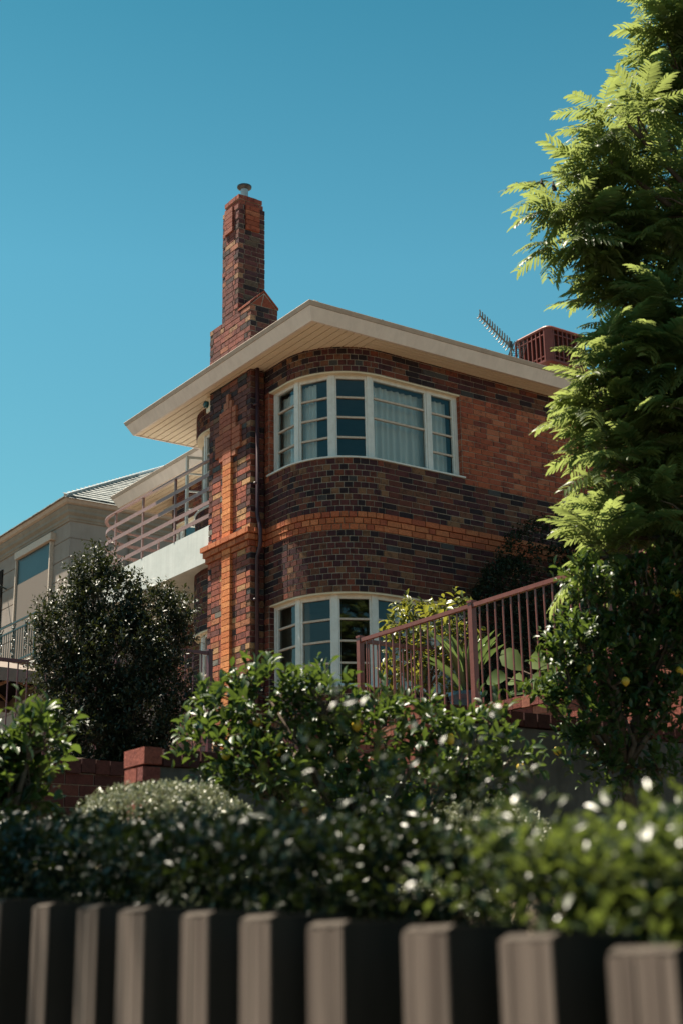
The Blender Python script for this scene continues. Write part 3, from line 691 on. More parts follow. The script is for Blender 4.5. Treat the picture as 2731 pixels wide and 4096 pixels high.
# balcony ------------------------------------------------------------
BALP = Path([('line', (1.85, 5.5), (0.95, 5.5)), ('arc', (0.95, 4.6), 0.9, 0.5 * PI, PI), ('line', (0.05, 4.6), (0.05, 1.205))])
pts = [BALP(t) for t in BALP.samples(0, BALP.L, 0.1)]
mb = MB(); mb.prism(pts + [(0.22, 1.205), (0.22, 1.8), (0.5, 2.5), (1.2, 2.765), (1.85, 2.775)], 5.575, 6.125)
bal = mb.build('balcony', M['render'], house)
mb = MB()
for z in (6.275, 6.485, 6.70, 6.925): mb.sweep(pts, [(0.0, z - 0.03), (0.009, z - 0.03), (0.009, z + 0.03), (0.0, z + 0.03)])
mb.sweep(pts, [(-0.025, 7.14), (0.03, 7.14), (0.03, 7.165), (-0.025, 7.165)])
rail = mb.build('balcony_rail', M['rail_dark'], bal)
for t in (BALP.L - 0.02, BALP.L - 1.15, BALP.L - 2.25, BALP.L - 3.25, 0.45):
    x, y = BALP(t, -0.012); mb = MB(); mb.box(x - 0.018, x + 0.012, y - 0.018, y + 0.018, 6.12, 7.14); mb.build('post', M['rail_dark'], rail)

# ------------------------------------------------------------------ things on the roof
ant = empty('tv_antenna', (5.5, 0.5, 9.25), 'spiky television antenna tilted above the right-hand gutter', 'antenna')
a = at(2046, 1395, 22.3); b = at(1917, 1262, 21.7); dv = (b - a).normalized(); sd = dv.cross(Vector((0, 0, 1))).normalized(); upa = sd.cross(dv)
sd2 = (RGT * 0.30 + UPV * 0.95).normalized()
mb = MB(); mb.tube([a - dv * 0.05, b], 0.014, 6); mb.tube([a + dv * 0.03, a + dv * 0.03 + Vector((0, 0, -1.0))], 0.016, 6)
mb.build('boom', M['aerial'], ant)
for k in range(13):
    p = a + (b - a) * (0.10 + 0.90 * k / 12); mb = MB(); l = 0.115 - 0.003 * k
    for sg in (-1, 1): mb.tube([p, p + sd2 * sg * l * 0.6 + dv * 0.012, p + sd2 * sg * l + dv * 0.04], [0.016, 0.013, 0.008], 5)
    mb.build('director', M['aerial'], ant)
mb = MB()
for i in range(9):
    u = -0.2 + i * 0.05; q = a - dv * 0.02 + upa * 0.0
    for sg in (-1, 1):
        mb.tube([q + sd * (sg * 0.02) + upa * u * sg, q + sd * (sg * 0.19) + upa * u * sg - dv * 0.10], 0.0045, 4)
for i in range(5):
    for sg in (-1, 1):
        u = 0.02 + i * 0.042; q = a - dv * 0.02 + sd * sg * u - dv * (0.10 * (u / 0.19)); mb.tube([q - upa * 0.2, q + upa * 0.2], 0.0045, 4)
mb.build('reflector_grid', M['darkmetal'], ant)
mb = MB(); q = a + dv * 0.07 + upa * 0.04; mb.box(q.x - 0.03, q.x + 0.03, q.y - 0.03, q.y + 0.03, q.z - 0.05, q.z + 0.05); mb.build('junction_box', M['darkmetal'], ant)

cool = empty('evaporative_cooler', (6.6, 0.8, 9.3), 'terracotta coloured evaporative cooler box on the roof', 'cooler')
kx0, kx1, ky0, ky1, kz0, kz1 = 6.22, 7.25, 0.28, 1.20, 9.86, 10.53
def rrect(x0, x1, y0, y1, r, n=5):
    out = []
    for cx_, cy_, a0 in ((x1 - r, y1 - r, 0), (x0 + r, y1 - r, 90), (x0 + r, y0 + r, 180), (x1 - r, y0 + r, 270)):
        for k in range(n + 1): a_ = math.radians(a0 + 90 * k / n); out.append((cx_ + r * math.cos(a_), cy_ + r * math.sin(a_)))
    return out
def rings(mbx, secs):
    n = len(secs[0][0]); vs = []; fs = []
    for pp, z in secs: vs += [(x, y, z) for x, y in pp]
    for i in range(len(secs) - 1):
        for k in range(n): fs.append([i * n + k, i * n + (k + 1) % n, (i + 1) * n + (k + 1) % n, (i + 1) * n + k])
    fs.append([(len(secs) - 1) * n + k for k in range(n)]); fs.append(list(range(n))[::-1]); mbx.add(vs, fs)
mb = MB(); rings(mb, [(rrect(kx0 + 0.04, kx1 - 0.04, ky0 + 0.04, ky1 - 0.04, 0.1), kz0 + 0.03), (rrect(kx0 + 0.04, kx1 - 0.04, ky0 + 0.04, ky1 - 0.04, 0.1), kz1 - 0.02)]); mb.build('cooler_pad', M['cooler_pad'], cool)
mb = MB(); rings(mb, [(rrect(kx0, kx1, ky0, ky1, 0.12), kz1 - 0.06), (rrect(kx0 - 0.012, kx1 + 0.012, ky0 - 0.012, ky1 + 0.012, 0.13), kz1 - 0.03), (rrect(kx0 + 0.01, kx1 - 0.01, ky0 + 0.01, ky1 - 0.01, 0.12), kz1), (rrect(kx0 + 0.06, kx1 - 0.06, ky0 + 0.06, ky1 - 0.06, 0.12), kz1 + 0.012)])
mb.build('lid', M['cooler'], cool, smooth=False)
mb = MB(); rings(mb, [(rrect(kx0 + 0.12, kx1 - 0.12, ky0 + 0.12, ky1 - 0.12, 0.1), kz0 - 0.10), (rrect(kx0 - 0.012, kx1 + 0.012, ky0 - 0.012, ky1 + 0.012, 0.13), kz0 - 0.01), (rrect(kx0 - 0.012, kx1 + 0.012, ky0 - 0.012, ky1 + 0.012, 0.13), kz0 + 0.03)])
mb.box(kx0 + 0.25, kx1 - 0.25, ky0 + 0.25, ky1 - 0.25, 9.2, kz0 - 0.09); mb.build('base_tray', M['cooler'], cool)
mb = MB()
for k in range(8):
    y = ky0 + 0.10 + k * (ky1 - ky0 - 0.16) / 7; mb.box(kx0 + 0.0, kx0 + 0.035, y - 0.011, y + 0.011, kz0 + 0.02, kz1 - 0.05)
    x = kx0 + 0.14 + k * (kx1 - kx0 - 0.28) / 7; mb.box(x - 0.011, x + 0.011, ky0, ky0 + 0.035, kz0 + 0.02, kz1 - 0.05)
for z in (kz0 + 0.10, kz1 - 0.16): mb.box(kx0 + 0.006, kx0 + 0.03, ky0 + 0.1, ky1 - 0.1, z, z + 0.02); mb.box(kx0 + 0.14, kx1 - 0.1, ky0 + 0.006, ky0 + 0.03, z, z + 0.02)
cpts = rrect(kx0 + 0.004, kx0 + 0.30, ky0 + 0.004, ky0 + 0.30, 0.12)[12:18]
mb.prism(cpts + [(kx0 + 0.16, ky0 + 0.16)], kz0 + 0.02, kz1 - 0.04)
mb.build('grille', M['cooler'], cool)

# ------------------------------------------------------------------ beige neighbour
NX, NY, NZ = 2.83, 12.65, 10.04
nb = empty('beige_house', (NX + 4, NY + 4, 2.0), 'beige rendered two-storey house with a deep cornice and slate roof', 'house')
mb = MB(); z = 9.60; H = 0.452; joints = []
mb.box(NX + 0.02, NX + 10, NY + 0.02, NY + 10, 1.5, 9.62)
while z > 1.6:
    mb.prism([(NX, NY), (NX + 10.1, NY), (NX + 10.1, NY + 0.03), (NX + 0.03, NY + 0.03), (NX + 0.03, NY + 10.1), (NX, NY + 10.1)], z - H + 0.024, z); z -= H
nbw = mb.build('wall', M['stucco'], nb)
mb = MB(); e = [(NX, NY + 10), (NX, NY), (NX + 10, NY)]
mb.sweep(e, [(-0.05, 9.56), (0.03, 9.56), (0.04, 9.60), (0.06, 9.62), (0.06, 9.68), (0.10, 9.72), (0.12, 9.74), (0.12, 9.80), (0.155, 9.86), (0.16, 9.90), (-0.05, 9.90)])
mb.build('cornice', M['stucco_trim'], nb)
mb = MB(); mb.sweep(e, [(0.0, 9.90), (0.17, 9.905), (0.22, 9.93), (0.255, 10.00), (0.255, 10.04), (0.22, 10.04), (0.2, 9.98), (0.0, 9.98)]); mb.build('gutter', M['gutter'], nb)
mb = MB()
def slates(corner, du, dv, n_row, length, k, inset):
    """rows of slates on one hip slope; du along the eave, dv up the slope (plan)"""
    for r_ in range(n_row):
        t0 = 0.05 + r_ * 0.19; t1 = t0 + 0.205; st = inset * t0
        x = st - R.random() * 0.2
        while x < length:
            a_ = max(x, st); b_ = x + R.uniform(0.22, 0.28)
            if b_ > a_ + 0.02:
                lift = 0.028 + R.uniform(-0.004, 0.006)
                def p_(u, t, l): return (corner[0] + du[0] * u + dv[0] * t, corner[1] + du[1] * u + dv[1] * t, NZ + k * t + l)
                b2 = b_ - 0.006
                mb.hexa([p_(a_, t0, lift - 0.02), p_(b2, t0, lift - 0.02), p_(b2, t1, -0.006), p_(a_, t1, -0.006), p_(a_, t0, lift), p_(b2, t0, lift), p_(b2, t1, 0.006), p_(a_, t1, 0.006)])
            x = b_
slates((NX - 0.28, NY - 0.28), (1, 0), (0, 1), 22, 9.0, 0.6, 1.0); slates((NX - 0.28, NY - 0.28), (0, 1), (1, 0), 18, 8.0, 0.6, 1.0)
t = 5.0
mb.add([(NX - .3, NY - .3, NZ - .03), (NX + 10, NY - .3, NZ - .03), (NX + 10, NY - .3 + t, NZ - .03 + .6 * t), (NX - .3 + t, NY - .3 + t, NZ - .03 + .6 * t), (NX - .3 + t, NY + 10, NZ - .03 + .6 * t), (NX - .3, NY + 10, NZ - .03)], [[0, 1, 2, 3], [0, 3, 4, 5]])
mb.build('roof', M['slate'], nb)
mb = MB(); mb.tube([(NX - 0.25, NY - 0.25, NZ + 0.02), (NX + 5, NY + 5, NZ + 0.6 * 5.25 + 0.04)], 0.05, 8); mb.build('hip_flashing', M['metal'], nb)
# door recess with fabric screen
mb = MB(); mb.box(NX - 0.13, NX, 13.44, 15.60, 9.30, 9.47); hb = mb.build('awning_box', M['bar'], nb)
mb = MB(); mb.box(NX - 0.05, NX - 0.03, 13.60, 15.56, 6.6, 8.66); mb.build('roller_screen', M['screen'], nb)
mb = MB(); mb.box(NX - 0.045, NX - 0.03, 13.60, 15.56, 8.665, 9.29); mb.build('shaded_screen_top', M['screen_shade'], nb)  # dark teal panel stands in for the shaded upper part of the screen
for y0_, y1_ in ((13.53, 13.585), (15.57, 15.62)): mb = MB(); mb.box(NX - 0.09, NX, y0_, y1_, 6.4, 9.28); mb.build('screen_guide', M['bar'], nb)
mb = MB(); mb.box(NX + 0.005, NX + 0.02, 13.6, 15.5, 6.4, 9.3); mb.build('door', M['gap'], nb)
mb = MB(); mb.sweep([(NX, 17.6), (NX - 0.62, 17.6), (NX - 0.62, 12.95), (NX, 12.95)], [(0.0, 6.02), (0.0, 6.32), (0.03, 6.32), (0.06, 6.36), (0.06, 6.40), (-0.62, 6.40), (-0.62, 6.02)])
mb.box(NX - 0.5, NX, 13.0, 13.5, 5.75, 6.02)
nbal = mb.build('balcony', M['stucco_trim'], nb)
mb = MB(); RX, RY0, RY1 = NX - 0.58, 13.0, 17.5
for z in (7.42, 7.24, 6.50): mb.beam((RX, RY0, z), (RX, RY1, z), 0.035, 0.035); mb.beam((RX, RY0, z), (NX, RY0, z), 0.035, 0.035); mb.beam((RX, RY1, z), (NX, RY1, z), 0.035, 0.035)
nr = mb.build('railing', M['iron'], nbal)
def scroll(mb, p, ax, s, flip=1):
    pts_ = [p + ax * (s * 0.35 * math.sin(a_) * (1 - a_ / 9)) + Vector((0, 0, flip * s * (0.1 + a_ / 7.0))) for a_ in np.linspace(0, 5.5, 12)]
    mb.tube(pts_, 0.012, 5)
nbb = 0
for k in range(33):
    y = RY0 + 0.06 + k * 0.135; mb = MB(); mb.tube([(RX, y, 6.42), (RX, y, 7.24)], 0.011, 5); mb.build('baluster', M['iron'], nr)
for k in range(5): mb = MB(); x = RX + 0.1 + k * 0.11; mb.tube([(x, RY1, 6.42), (x, RY1, 7.24)], 0.011, 5); mb.build('baluster', M['iron'], nr)
for y in (13.5, 14.25, 15.0, 15.75, 16.5):
    mb = MB(); ax = Vector((0, 1, 0))
    for sg in (-1, 1):
        scroll(mb, Vector((RX - 0.01, y, 6.88)), ax * sg, 0.30); scroll(mb, Vector((RX - 0.01, y, 6.86)), ax * sg, 0.30, -1)
        mb.tube([Vector((RX - 0.01, y + sg * 0.14, 7.36)), Vector((RX - 0.01, y + sg * 0.05, 7.30)), Vector((RX - 0.01, y, 7.10))], 0.013, 5)
    for z in (6.68, 6.88, 7.06, 7.30): mb.lathe((RX - 0.01, y, z), [(0, -0.03), (0.032, 0), (0, 0.03)], 8)
    mb.build('scroll_ornament', M['iron'], nr)
for x, y in ((RX, RY0), (RX, RY1), (NX - 0.02, RY0)): mb = MB(); mb.box(x - 0.022, x + 0.022, y - 0.022, y + 0.022, 6.4, 7.44); mb.build('post', M['iron'], nr)
mb = MB(); mb.tube([(4.35, NY - 0.05, 9.6), (4.35, NY - 0.05, 6.0)], 0.05, 8); mb.box(4.27, 4.43, NY - 0.13, NY, 9.35, 9.62); mb.build('downpipe', M['stucco_trim'], nb)
mb = MB(); mb.box(NX - 0.03, NX + 0.0, 16.6, 18.0, 6.6, 9.3); mb.build('window', M['gap'], nb)
# wall lantern bracket at the far left
mb = MB(); mb.tube([(NX, 16.35, 8.75), (NX - 0.2, 16.3, 8.8), (NX - 0.3, 16.25, 8.7)], 0.02, 6); mb.lathe((NX - 0.3, 16.25, 8.45), [(0.0, 0.26), (0.1, 0.2), (0.08, 0.02), (0.0, 0.0)], 8); mb.build('wall_lantern', M['iron'], nb)

# ------------------------------------------------------------------ market umbrella
ux1, uy0, uz, us = -2.25, 0.75, 3.55, 2.2
um = empty('market_umbrella', (ux1 - us / 2, uy0 + us / 2, 2.1), 'taupe market umbrella with dark lining behind the left railing', 'umbrella')
cxu, cyu = ux1 - us / 2 - 0.1, uy0 + us / 2
cor = [(ux1 - us - 0.2, uy0), (ux1, uy0), (ux1, uy0 + us), (ux1 - us - 0.2, uy0 + us)]
mb = MB(); ml = MB(); apex = (cxu, cyu, uz + 0.42)
for i in range(4):
    p, q = cor[i], cor[(i + 1) % 4]; N = 8
    for k in range(N):
        def e_(u, dz=0.0): s_ = 0.05 * math.sin(PI * u); return (p[0] + (q[0] - p[0]) * u + (cxu - p[0]) * 0.12 * math.sin(PI * u) * (1 if abs(q[0] - p[0]) < 0.1 else 0), p[1] + (q[1] - p[1]) * u + (cyu - p[1]) * 0.06 * math.sin(PI * u) * (1 if abs(q[1] - p[1]) < 0.1 else 0), uz + s_ + dz)
        a_, b_ = e_(k / N), e_((k + 1) / N)
        mb.add([a_, b_, apex], [[0, 1, 2]]); mb.add([e_(k / N, -0.17), e_((k + 1) / N, -0.17), b_, a_], [[0, 1, 2, 3]])
        ml.add([tuple(Vector(a_) - Vector((0, 0, 0.012))), tuple(Vector(b_) - Vector((0, 0, 0.012))), (apex[0], apex[1], apex[2] - 0.02)], [[2, 1, 0]])
can = mb.build('canopy', M['umbrella'], um); ml.build('lining', M['umbrella_in'], can)
mb = MB()
for i in range(16):
    a_ = 6.283 * i / 16; mb.add([(cxu + 0.34 * math.cos(a_), cyu + 0.34 * math.sin(a_), apex[2] - 0.03 + 0.02 * math.cos(4 * a_)), (cxu + 0.34 * math.cos(a_ + .393), cyu + 0.34 * math.sin(a_ + .393), apex[2] - 0.03 + 0.02 * math.cos(4 * a_ + 1.57)), (cxu, cyu, apex[2] + 0.06)], [[0, 1, 2]])
mb.build('vent_cap', M['umbrella'], um)
mb = MB(); mb.tube([(cxu, cyu, 1.9), (cxu, cyu, apex[2])], 0.028, 10); mb.build('pole', M['wood'], um)
hub = Vector((cxu, cyu, uz - 0.34)); mb = MB(); mb.lathe(hub, [(0, -0.05), (0.06, -0.05), (0.06, 0.05), (0, 0.05)], 12); mb.build('hub', M['darkmetal'], um)
mids = [((cor[i][0] + cor[(i + 1) % 4][0]) / 2, (cor[i][1] + cor[(i + 1) % 4][1]) / 2) for i in range(4)]
for c in cor + mids:
    tip = Vector((c[0], c[1], uz + 0.0)); ap = Vector(apex) - Vector((0, 0, 0.05)); mb = MB(); mb.beam(ap, ap.lerp(tip, 0.97) - Vector((0, 0, 0.03)), 0.022, 0.03); mid = ap.lerp(tip, 0.62) - Vector((0, 0, 0.035)); mb.beam(hub, mid, 0.02, 0.026)
    mb.build('rib', M['wood'], um)

# ------------------------------------------------------------------ railings and garden walls
def railing(label, posts, z_top, z_bot, spacing, mat, name='railing', thick=0.0135, first_cap=True):
    rt = empty(name, (posts[0][0], posts[0][1], z_bot), label, 'railing', 'steel railings around the terraces')
    for i in range(len(posts) - 1):
        a_ = Vector((*posts[i], 0)); b_ = Vector((*posts[i + 1], 0)); d = (b_ - a_); L = d.length; d.normalize()
        mb = MB(); mb.beam(a_ + d * 0.02 + Vector((0, 0, z_top - 0.03)), b_ - d * 0.02 + Vector((0, 0, z_top - 0.03)), 0.045, 0.04); mb.build('handrail', mat, rt)
        mb = MB(); mb.beam(a_ + Vector((0, 0, z_bot + 0.09)), b_ + Vector((0, 0, z_bot + 0.09)), 0.03, 0.025)
        if name == 'stair_railing': mb.build('bottom_rail', mat, rt)
        n = int(L / spacing)
        for k in range(1, n):
            p = a_ + d * (L * k / n); mb = MB(); h = thick / 2; mb.box(p.x - h, p.x + h, p.y - h, p.y + h, z_bot - 0.02, z_top - 0.045); mb.build('baluster', mat, rt)
    for x, y in posts:
        mb = MB(); mb.box(x - 0.03, x + 0.03, y - 0.03, y + 0.03, z_bot - 0.05, z_top + 0.0); mb.box(x - 0.036, x + 0.036, y - 0.036, y + 0.036, z_top, z_top + 0.022); mb.build('post', mat, rt)
    return rt
railing('reddish brown steel railing along the terrace edge, its handrail rising to the right', [(0.4, -4.0), (-1.0, -4.0), (-1.0, -5.92), (-1.0, -7.79), (-1.0, -9.3)], 3.325, 2.30, 0.115, M['rust'])
railing('dark maroon steel railing at far left in front of the umbrella', [(-5.4, -0.72), (-2.55, -0.72), (-2.55, 0.9)], 3.40, 2.2, 0.118, M['rust_dark'])
railing('short dark maroon railing beside the pilaster, half hidden by the glossy shrub', [(-2.35, -0.75), (-1.05, -0.75)], 3.75, 2.3, 0.115, M['rust_dark'], name='stair_railing')

SHADEWALL = [((0.085, 0.026, 0.022), 5), ((0.065, 0.022, 0.02), 4), ((0.12, 0.04, 0.03), 2)]  # wall brick darkened to paint the shade on coping flanks and left wall
WALLMIX = [((0.30, 0.085, 0.06), 5), ((0.25, 0.07, 0.05), 4), ((0.36, 0.13, 0.085), 2), ((0.20, 0.06, 0.05), 2)]
def brick_block(mb, x0, x1, y0, y1, z, tab, g=0.008): mb.box(x0 + g / 2, x1 - g / 2, y0 + g / 2, y1 - g / 2, z[0] + g / 2, z[1] - g / 2, pick(tab))
# low stepped wall beside the garden bed: brick ends, rendered flank, brick-on-edge coping
def garden_wall(label, x0, x1, y, zt, zb, th=0.23):
    w = empty('garden_wall', (x0, y, zb), label, 'wall', 'garden walls with brick ends')
    mb = MB(); mb.box(x0 + 0.06, x1, y + 0.012, y + th - 0.012, zb, zt - 0.105); mb.build('rendered_flank', M['grey_render'], w)
    mb = MB(); x = x0
    while x < x1 - 0.05:
        dz = R.uniform(-0.006, 0.006); brick_block(mb, x, min(x + 0.118, x1), y - 0.012 + R.uniform(-0.004, 0.004), y + th + 0.012, (zt - 0.10 + dz, zt + dz), WALLMIX if x < x0 + 0.05 else SHADEWALL); x += 0.12
    mb.build('coping', M['brick_plain'], w)
    mb = MB(); z = zt - 0.105; k = 0
    while z > zb:
        if k % 2 == 0: brick_block(mb, x0, x0 + 0.115, y, y + 0.075, (z - 0.086, z), WALLMIX); brick_block(mb, x0, x0 + 0.115, y + 0.078, y + th, (z - 0.086, z), WALLMIX)
        else: brick_block(mb, x0, x0 + 0.115, y, y + 0.15, (z - 0.086, z), WALLMIX); brick_block(mb, x0, x0 + 0.115, y + 0.153, y + th, (z - 0.086, z), WALLMIX)
        z -= 0.086; k += 1
    mb.build('end_bricks', M['brick_plain'], w)
    return w
garden_wall('low garden wall with red brick end and coping above the clipped grey-green dome', -6.40, -4.46, -9.5, 1.11, -0.6)
garden_wall('higher garden wall behind the lemon trees, its red brick end lit by the sun', -4.45, 1.0, -9.5, 1.52, -0.4)
def long_wall(label, p0, p1, zt, zb, tab, axis, ctab=None):
    w = empty('brick_wall', (p0[0], p0[1], zb), label, 'wall', 'brick retaining walls'); mb = MB(); cp = MB()
    P_ = Path([('line', p0, p1)])
    z = zt - 0.11; k = 0
    while z > zb:
        t = -0.12 * (k % 2)
        while t < P_.L - 0.02:
            a_ = max(0, t) + 0.004; b_ = min(P_.L, t + 0.24) - 0.005
            q = [P_(a_, -0.1), P_(a_, 0), P_(b_, 0), P_(b_, -0.1)]; zz0, zz1 = z - 0.086 + 0.004, z - 0.004
            mb.hexa([(*c, zz0) for c in q] + [(*c, zz1) for c in q], pick(tab)); t += 0.24
        z -= 0.086; k += 1
    t = 0
    while t < P_.L - 0.05:
        q = [P_(t + 0.003, -0.24), P_(t + 0.003, 0.025), P_(min(P_.L, t + 0.117), 0.025), P_(min(P_.L, t + 0.117), -0.24)]; dz = R.uniform(-0.006, 0.006)
        cp.hexa([(*c, zt - 0.105 + dz) for c in q] + [(*c, zt + dz) for c in q], pick(ctab or WALLMIX)); t += 0.12
    mb.build('brickwork', M['brick_plain'], w); cp.build('coping', M['brick_plain'], w)
    mb = MB(); q = [P_(0, -0.22), P_(0, -0.012), P_(P_.L, -0.012), P_(P_.L, -0.22)]; mb.prism(q[::-1], zb, zt - 0.106); mb.build('mortar', M['mortar'], w)
    return w
long_wall('red brick retaining wall under the terrace railing', (-1.05, -3.9), (-1.05, -10.2), 2.27, 0.2, WALLMIX, 1)
long_wall('brick retaining wall in shade tones at far left below the glossy shrub', (-8.6, -6.4), (-4.3, -6.4), 1.46, -0.5, SHADEWALL, 0, SHADEWALL)
long_wall('brick edge of the left terrace under the maroon railing', (-7.0, -0.8), (-1.1, -0.8), 2.2, 1.0, WALLMIX, 0)

# ------------------------------------------------------------------ front fence of square timber pickets
fence = empty('picket_fence', (-8.8, -14.5, -1.6), 'weathered timber fence of spaced square pickets along the footpath', 'fence')
XF = -8.80
edges = [(-55, 8, 3622), (138, 200, 3638), (321, 395, 3645), (482, 580, 3658), (732, 838, 3676), (969, 1085, 3690), (1237, 1370, 3718), (1617, 1790, 3738), (2005, 2206, 3774), (2438, 2700, 3826)]
def picket(y0, y1, zt):
    """post in a shade tone with a thin lit-tone face and a top cut sloping towards the street"""
    zg = zground(-9, y0) - 0.05; e = R.uniform(-0.002, 0.002); b = zt + 0.008
    def prof_(y): return [(XF, y, zg), (XF + 0.14, y, zg), (XF + 0.14, y, b), (XF + 0.012, y, b), (XF, y, zt)]
    mb = MB(); mb.add(prof_(y0) + prof_(y1), [[0, 1, 2, 3, 4], [9, 8, 7, 6, 5]] + [[k, 5 + k, 5 + (k + 1) % 5, (k + 1) % 5] for k in range(5)])
    pk = mb.build('picket', M['picket_dark'], fence)  # near-black tone paints the shade on the picket sides
    mb = MB(); x = XF - 0.004; n = 5
    for k in range(n):                                     # weathered face in the lit tone, split along the grain
        a_ = y0 + (y1 - y0) * k / n + (0.0008 if k else -0.0005); b_ = y0 + (y1 - y0) * (k + 1) / n - (0.0008 if k < n - 1 else -0.0005); dz = R.uniform(-0.003, 0.003); xo = x + R.uniform(-0.0012, 0.0012)
        mb.hexa([(xo, a_, zg), (XF - 0.0005, a_, zg), (XF - 0.0005, b_, zg), (xo, b_, zg), (xo, a_, zt + dz), (XF - 0.0005, a_, zt + dz + 0.001), (XF - 0.0005, b_, zt + dz + 0.001), (xo, b_, zt + dz)])
    mb.build('lit_weathered_face', M['picket'], pk)
    q_ = [(XF - 0.003, zt + 0.001), (XF + 0.012, b + 0.001), (XF + 0.14, b + 0.001), (XF + 0.14, b + 0.003), (XF + 0.0115, b + 0.003), (XF - 0.003, zt + 0.004)]
    mb = MB(); mb.add([(x, y0, z) for x, z in q_] + [(x, y1, z) for x, z in q_], [list(range(6)), [11 - k for k in range(6)]] + [[k, 6 + k, 6 + (k + 1) % 6, (k + 1) % 6] for k in range(6)])
    mb.build('top_strip', M['picket_top'], pk)
for a_, b_, yt in edges:
    p = onplane(a_, yt, 0, XF); q = onplane(b_, yt, 0, XF); y0, y1 = sorted((p.y, q.y)); picket(y0, y1, p.z)
y = onplane(-55, 3600, 0, XF).y + 0.19
for k in range(14):
    picket(y, y + 0.09, 0.125 + 0.07 * k * 0.17); y += 0.185
y = onplane(2438, 3795, 0, XF).y - 0.30
for k in range(8):
    picket(y, y + 0.09, -0.03 - 0.013 * k); y -= 0.185
mb = MB()
for dz in (0.45, 1.25): mb.beam((XF + 0.16, -17.2, zground(-9, -17.2) + dz), (XF + 0.16, -10.2, zground(-9, -10.2) + dz), 0.05, 0.09)
mb.build('rail', M['picket_dark'], fence)

# ------------------------------------------------------------------ foliage
def leaf_tpl(kind):
    if kind == 'small':
        v = [(0, 0, 0), (0.5, 0.45, 0.10), (0, 1, -0.05), (-0.5, 0.45, 0.10), (0, 0.5, 0.0)]; f = [(0, 1, 4), (1, 2, 4), (2, 3, 4), (3, 0, 4)]
    elif kind == 'flat':
        v = [(0, 0, 0), (0.5, 0.5, 0.06), (0, 1, -0.04), (-0.5, 0.5, 0.06)]; f = [(0, 1, 2), (0, 2, 3)]
    else:
        v = [(0, 0, 0), (0.34, 0.22, 0.07), (0.5, 0.5, 0.10), (0.33, 0.78, 0.02), (0, 1, -0.14), (-0.33, 0.78, 0.02), (-0.5, 0.5, 0.10), (-0.34, 0.22, 0.07), (0, 0.22, 0.0), (0, 0.5, 0.01), (0, 0.78, -0.05)]
        f = [(0, 1, 8), (1, 2, 9), (1, 9, 8), (2, 3, 10), (2, 10, 9), (3, 4, 10), (0, 8, 7), (7, 8, 9), (7, 9, 6), (6, 9, 10), (6, 10, 5), (5, 10, 4)]
    return np.array(v, np.float32), np.array(f, np.int32)
def unit(a): return a / np.maximum(1e-6, np.linalg.norm(a, axis=-1, keepdims=True))
def place(tpl, base, axis, nrm, length, width, thick=None):
    """instances of a template as one array"""
    V, F = tpl; n = len(base); axis = unit(axis); side = unit(np.cross(axis, nrm)); up = np.cross(side, axis)
    w = np.asarray(width).reshape(-1, 1, 1); l = np.asarray(length).reshape(-1, 1, 1)
    P_ = base[:, None, :] + V[None, :, 0:1] * side[:, None, :] * w + V[None, :, 1:2] * axis[:, None, :] * l + V[None, :, 2:3] * up[:, None, :] * l
    idx = F[None] + (np.arange(n) * len(V))[:, None, None]
    return P_.reshape(-1, 3), idx.reshape(-1, F.shape[1])
def sample_lobes(lobes, n, shell):
    """points inside a union of ellipsoids; shell in 0..1 pushes them to the surface"""
    c = np.array([l[0] for l in lobes]); r = np.array([l[1] if hasattr(l[1], '__len__') else (l[1],) * 3 for l in lobes], float)
    w = np.prod(r, 1) ** (2 / 3); k = NR.choice(len(lobes), n, p=w / w.sum())
    d = unit(NR.normal(size=(n, 3))); rad = NR.random(n) ** (1 / 3); rad = rad * (1 - shell) + shell * (0.82 + 0.18 * NR.random(n))
    p = c[k] + d * r[k] * rad[:, None]
    keep = np.ones(n, bool)                                 # drop those deep inside another lobe
    if shell > 0.5:
        for j in range(len(lobes)):
            q = (p - c[j]) / r[j]; keep &= ~((np.linalg.norm(q, axis=1) < 0.62) & (k != j))
    return p[keep], d[keep], c[k][keep]
def shoots_to_leaves(P0, D, slen, per, spread, up_bias, jitter=0.0):
    """leaves set alternately along shoots"""
    n = len(P0); per_a = np.arange(per); u = (per_a + 0.6) / per
    base = P0[:, None, :] + D[:, None, :] * (u[None, :, None] * np.asarray(slen).reshape(-1, 1, 1))
    rnd = unit(NR.normal(size=(n, per, 3))); side = unit(np.cross(D[:, None, :], rnd))
    ax = unit(D[:, None, :] * (1 - spread) + side * spread + np.array([0, 0, up_bias]))
    nrm = unit(np.cross(ax, np.cross(np.array([0.0, 0, 1]) + 0.8 * NR.normal(size=(n, per, 3)) * 0.6, ax)) + 1e-4)
    return base.reshape(-1, 3), ax.reshape(-1, 3), nrm.reshape(-1, 3), np.repeat(np.arange(n), per), np.tile(u, n)
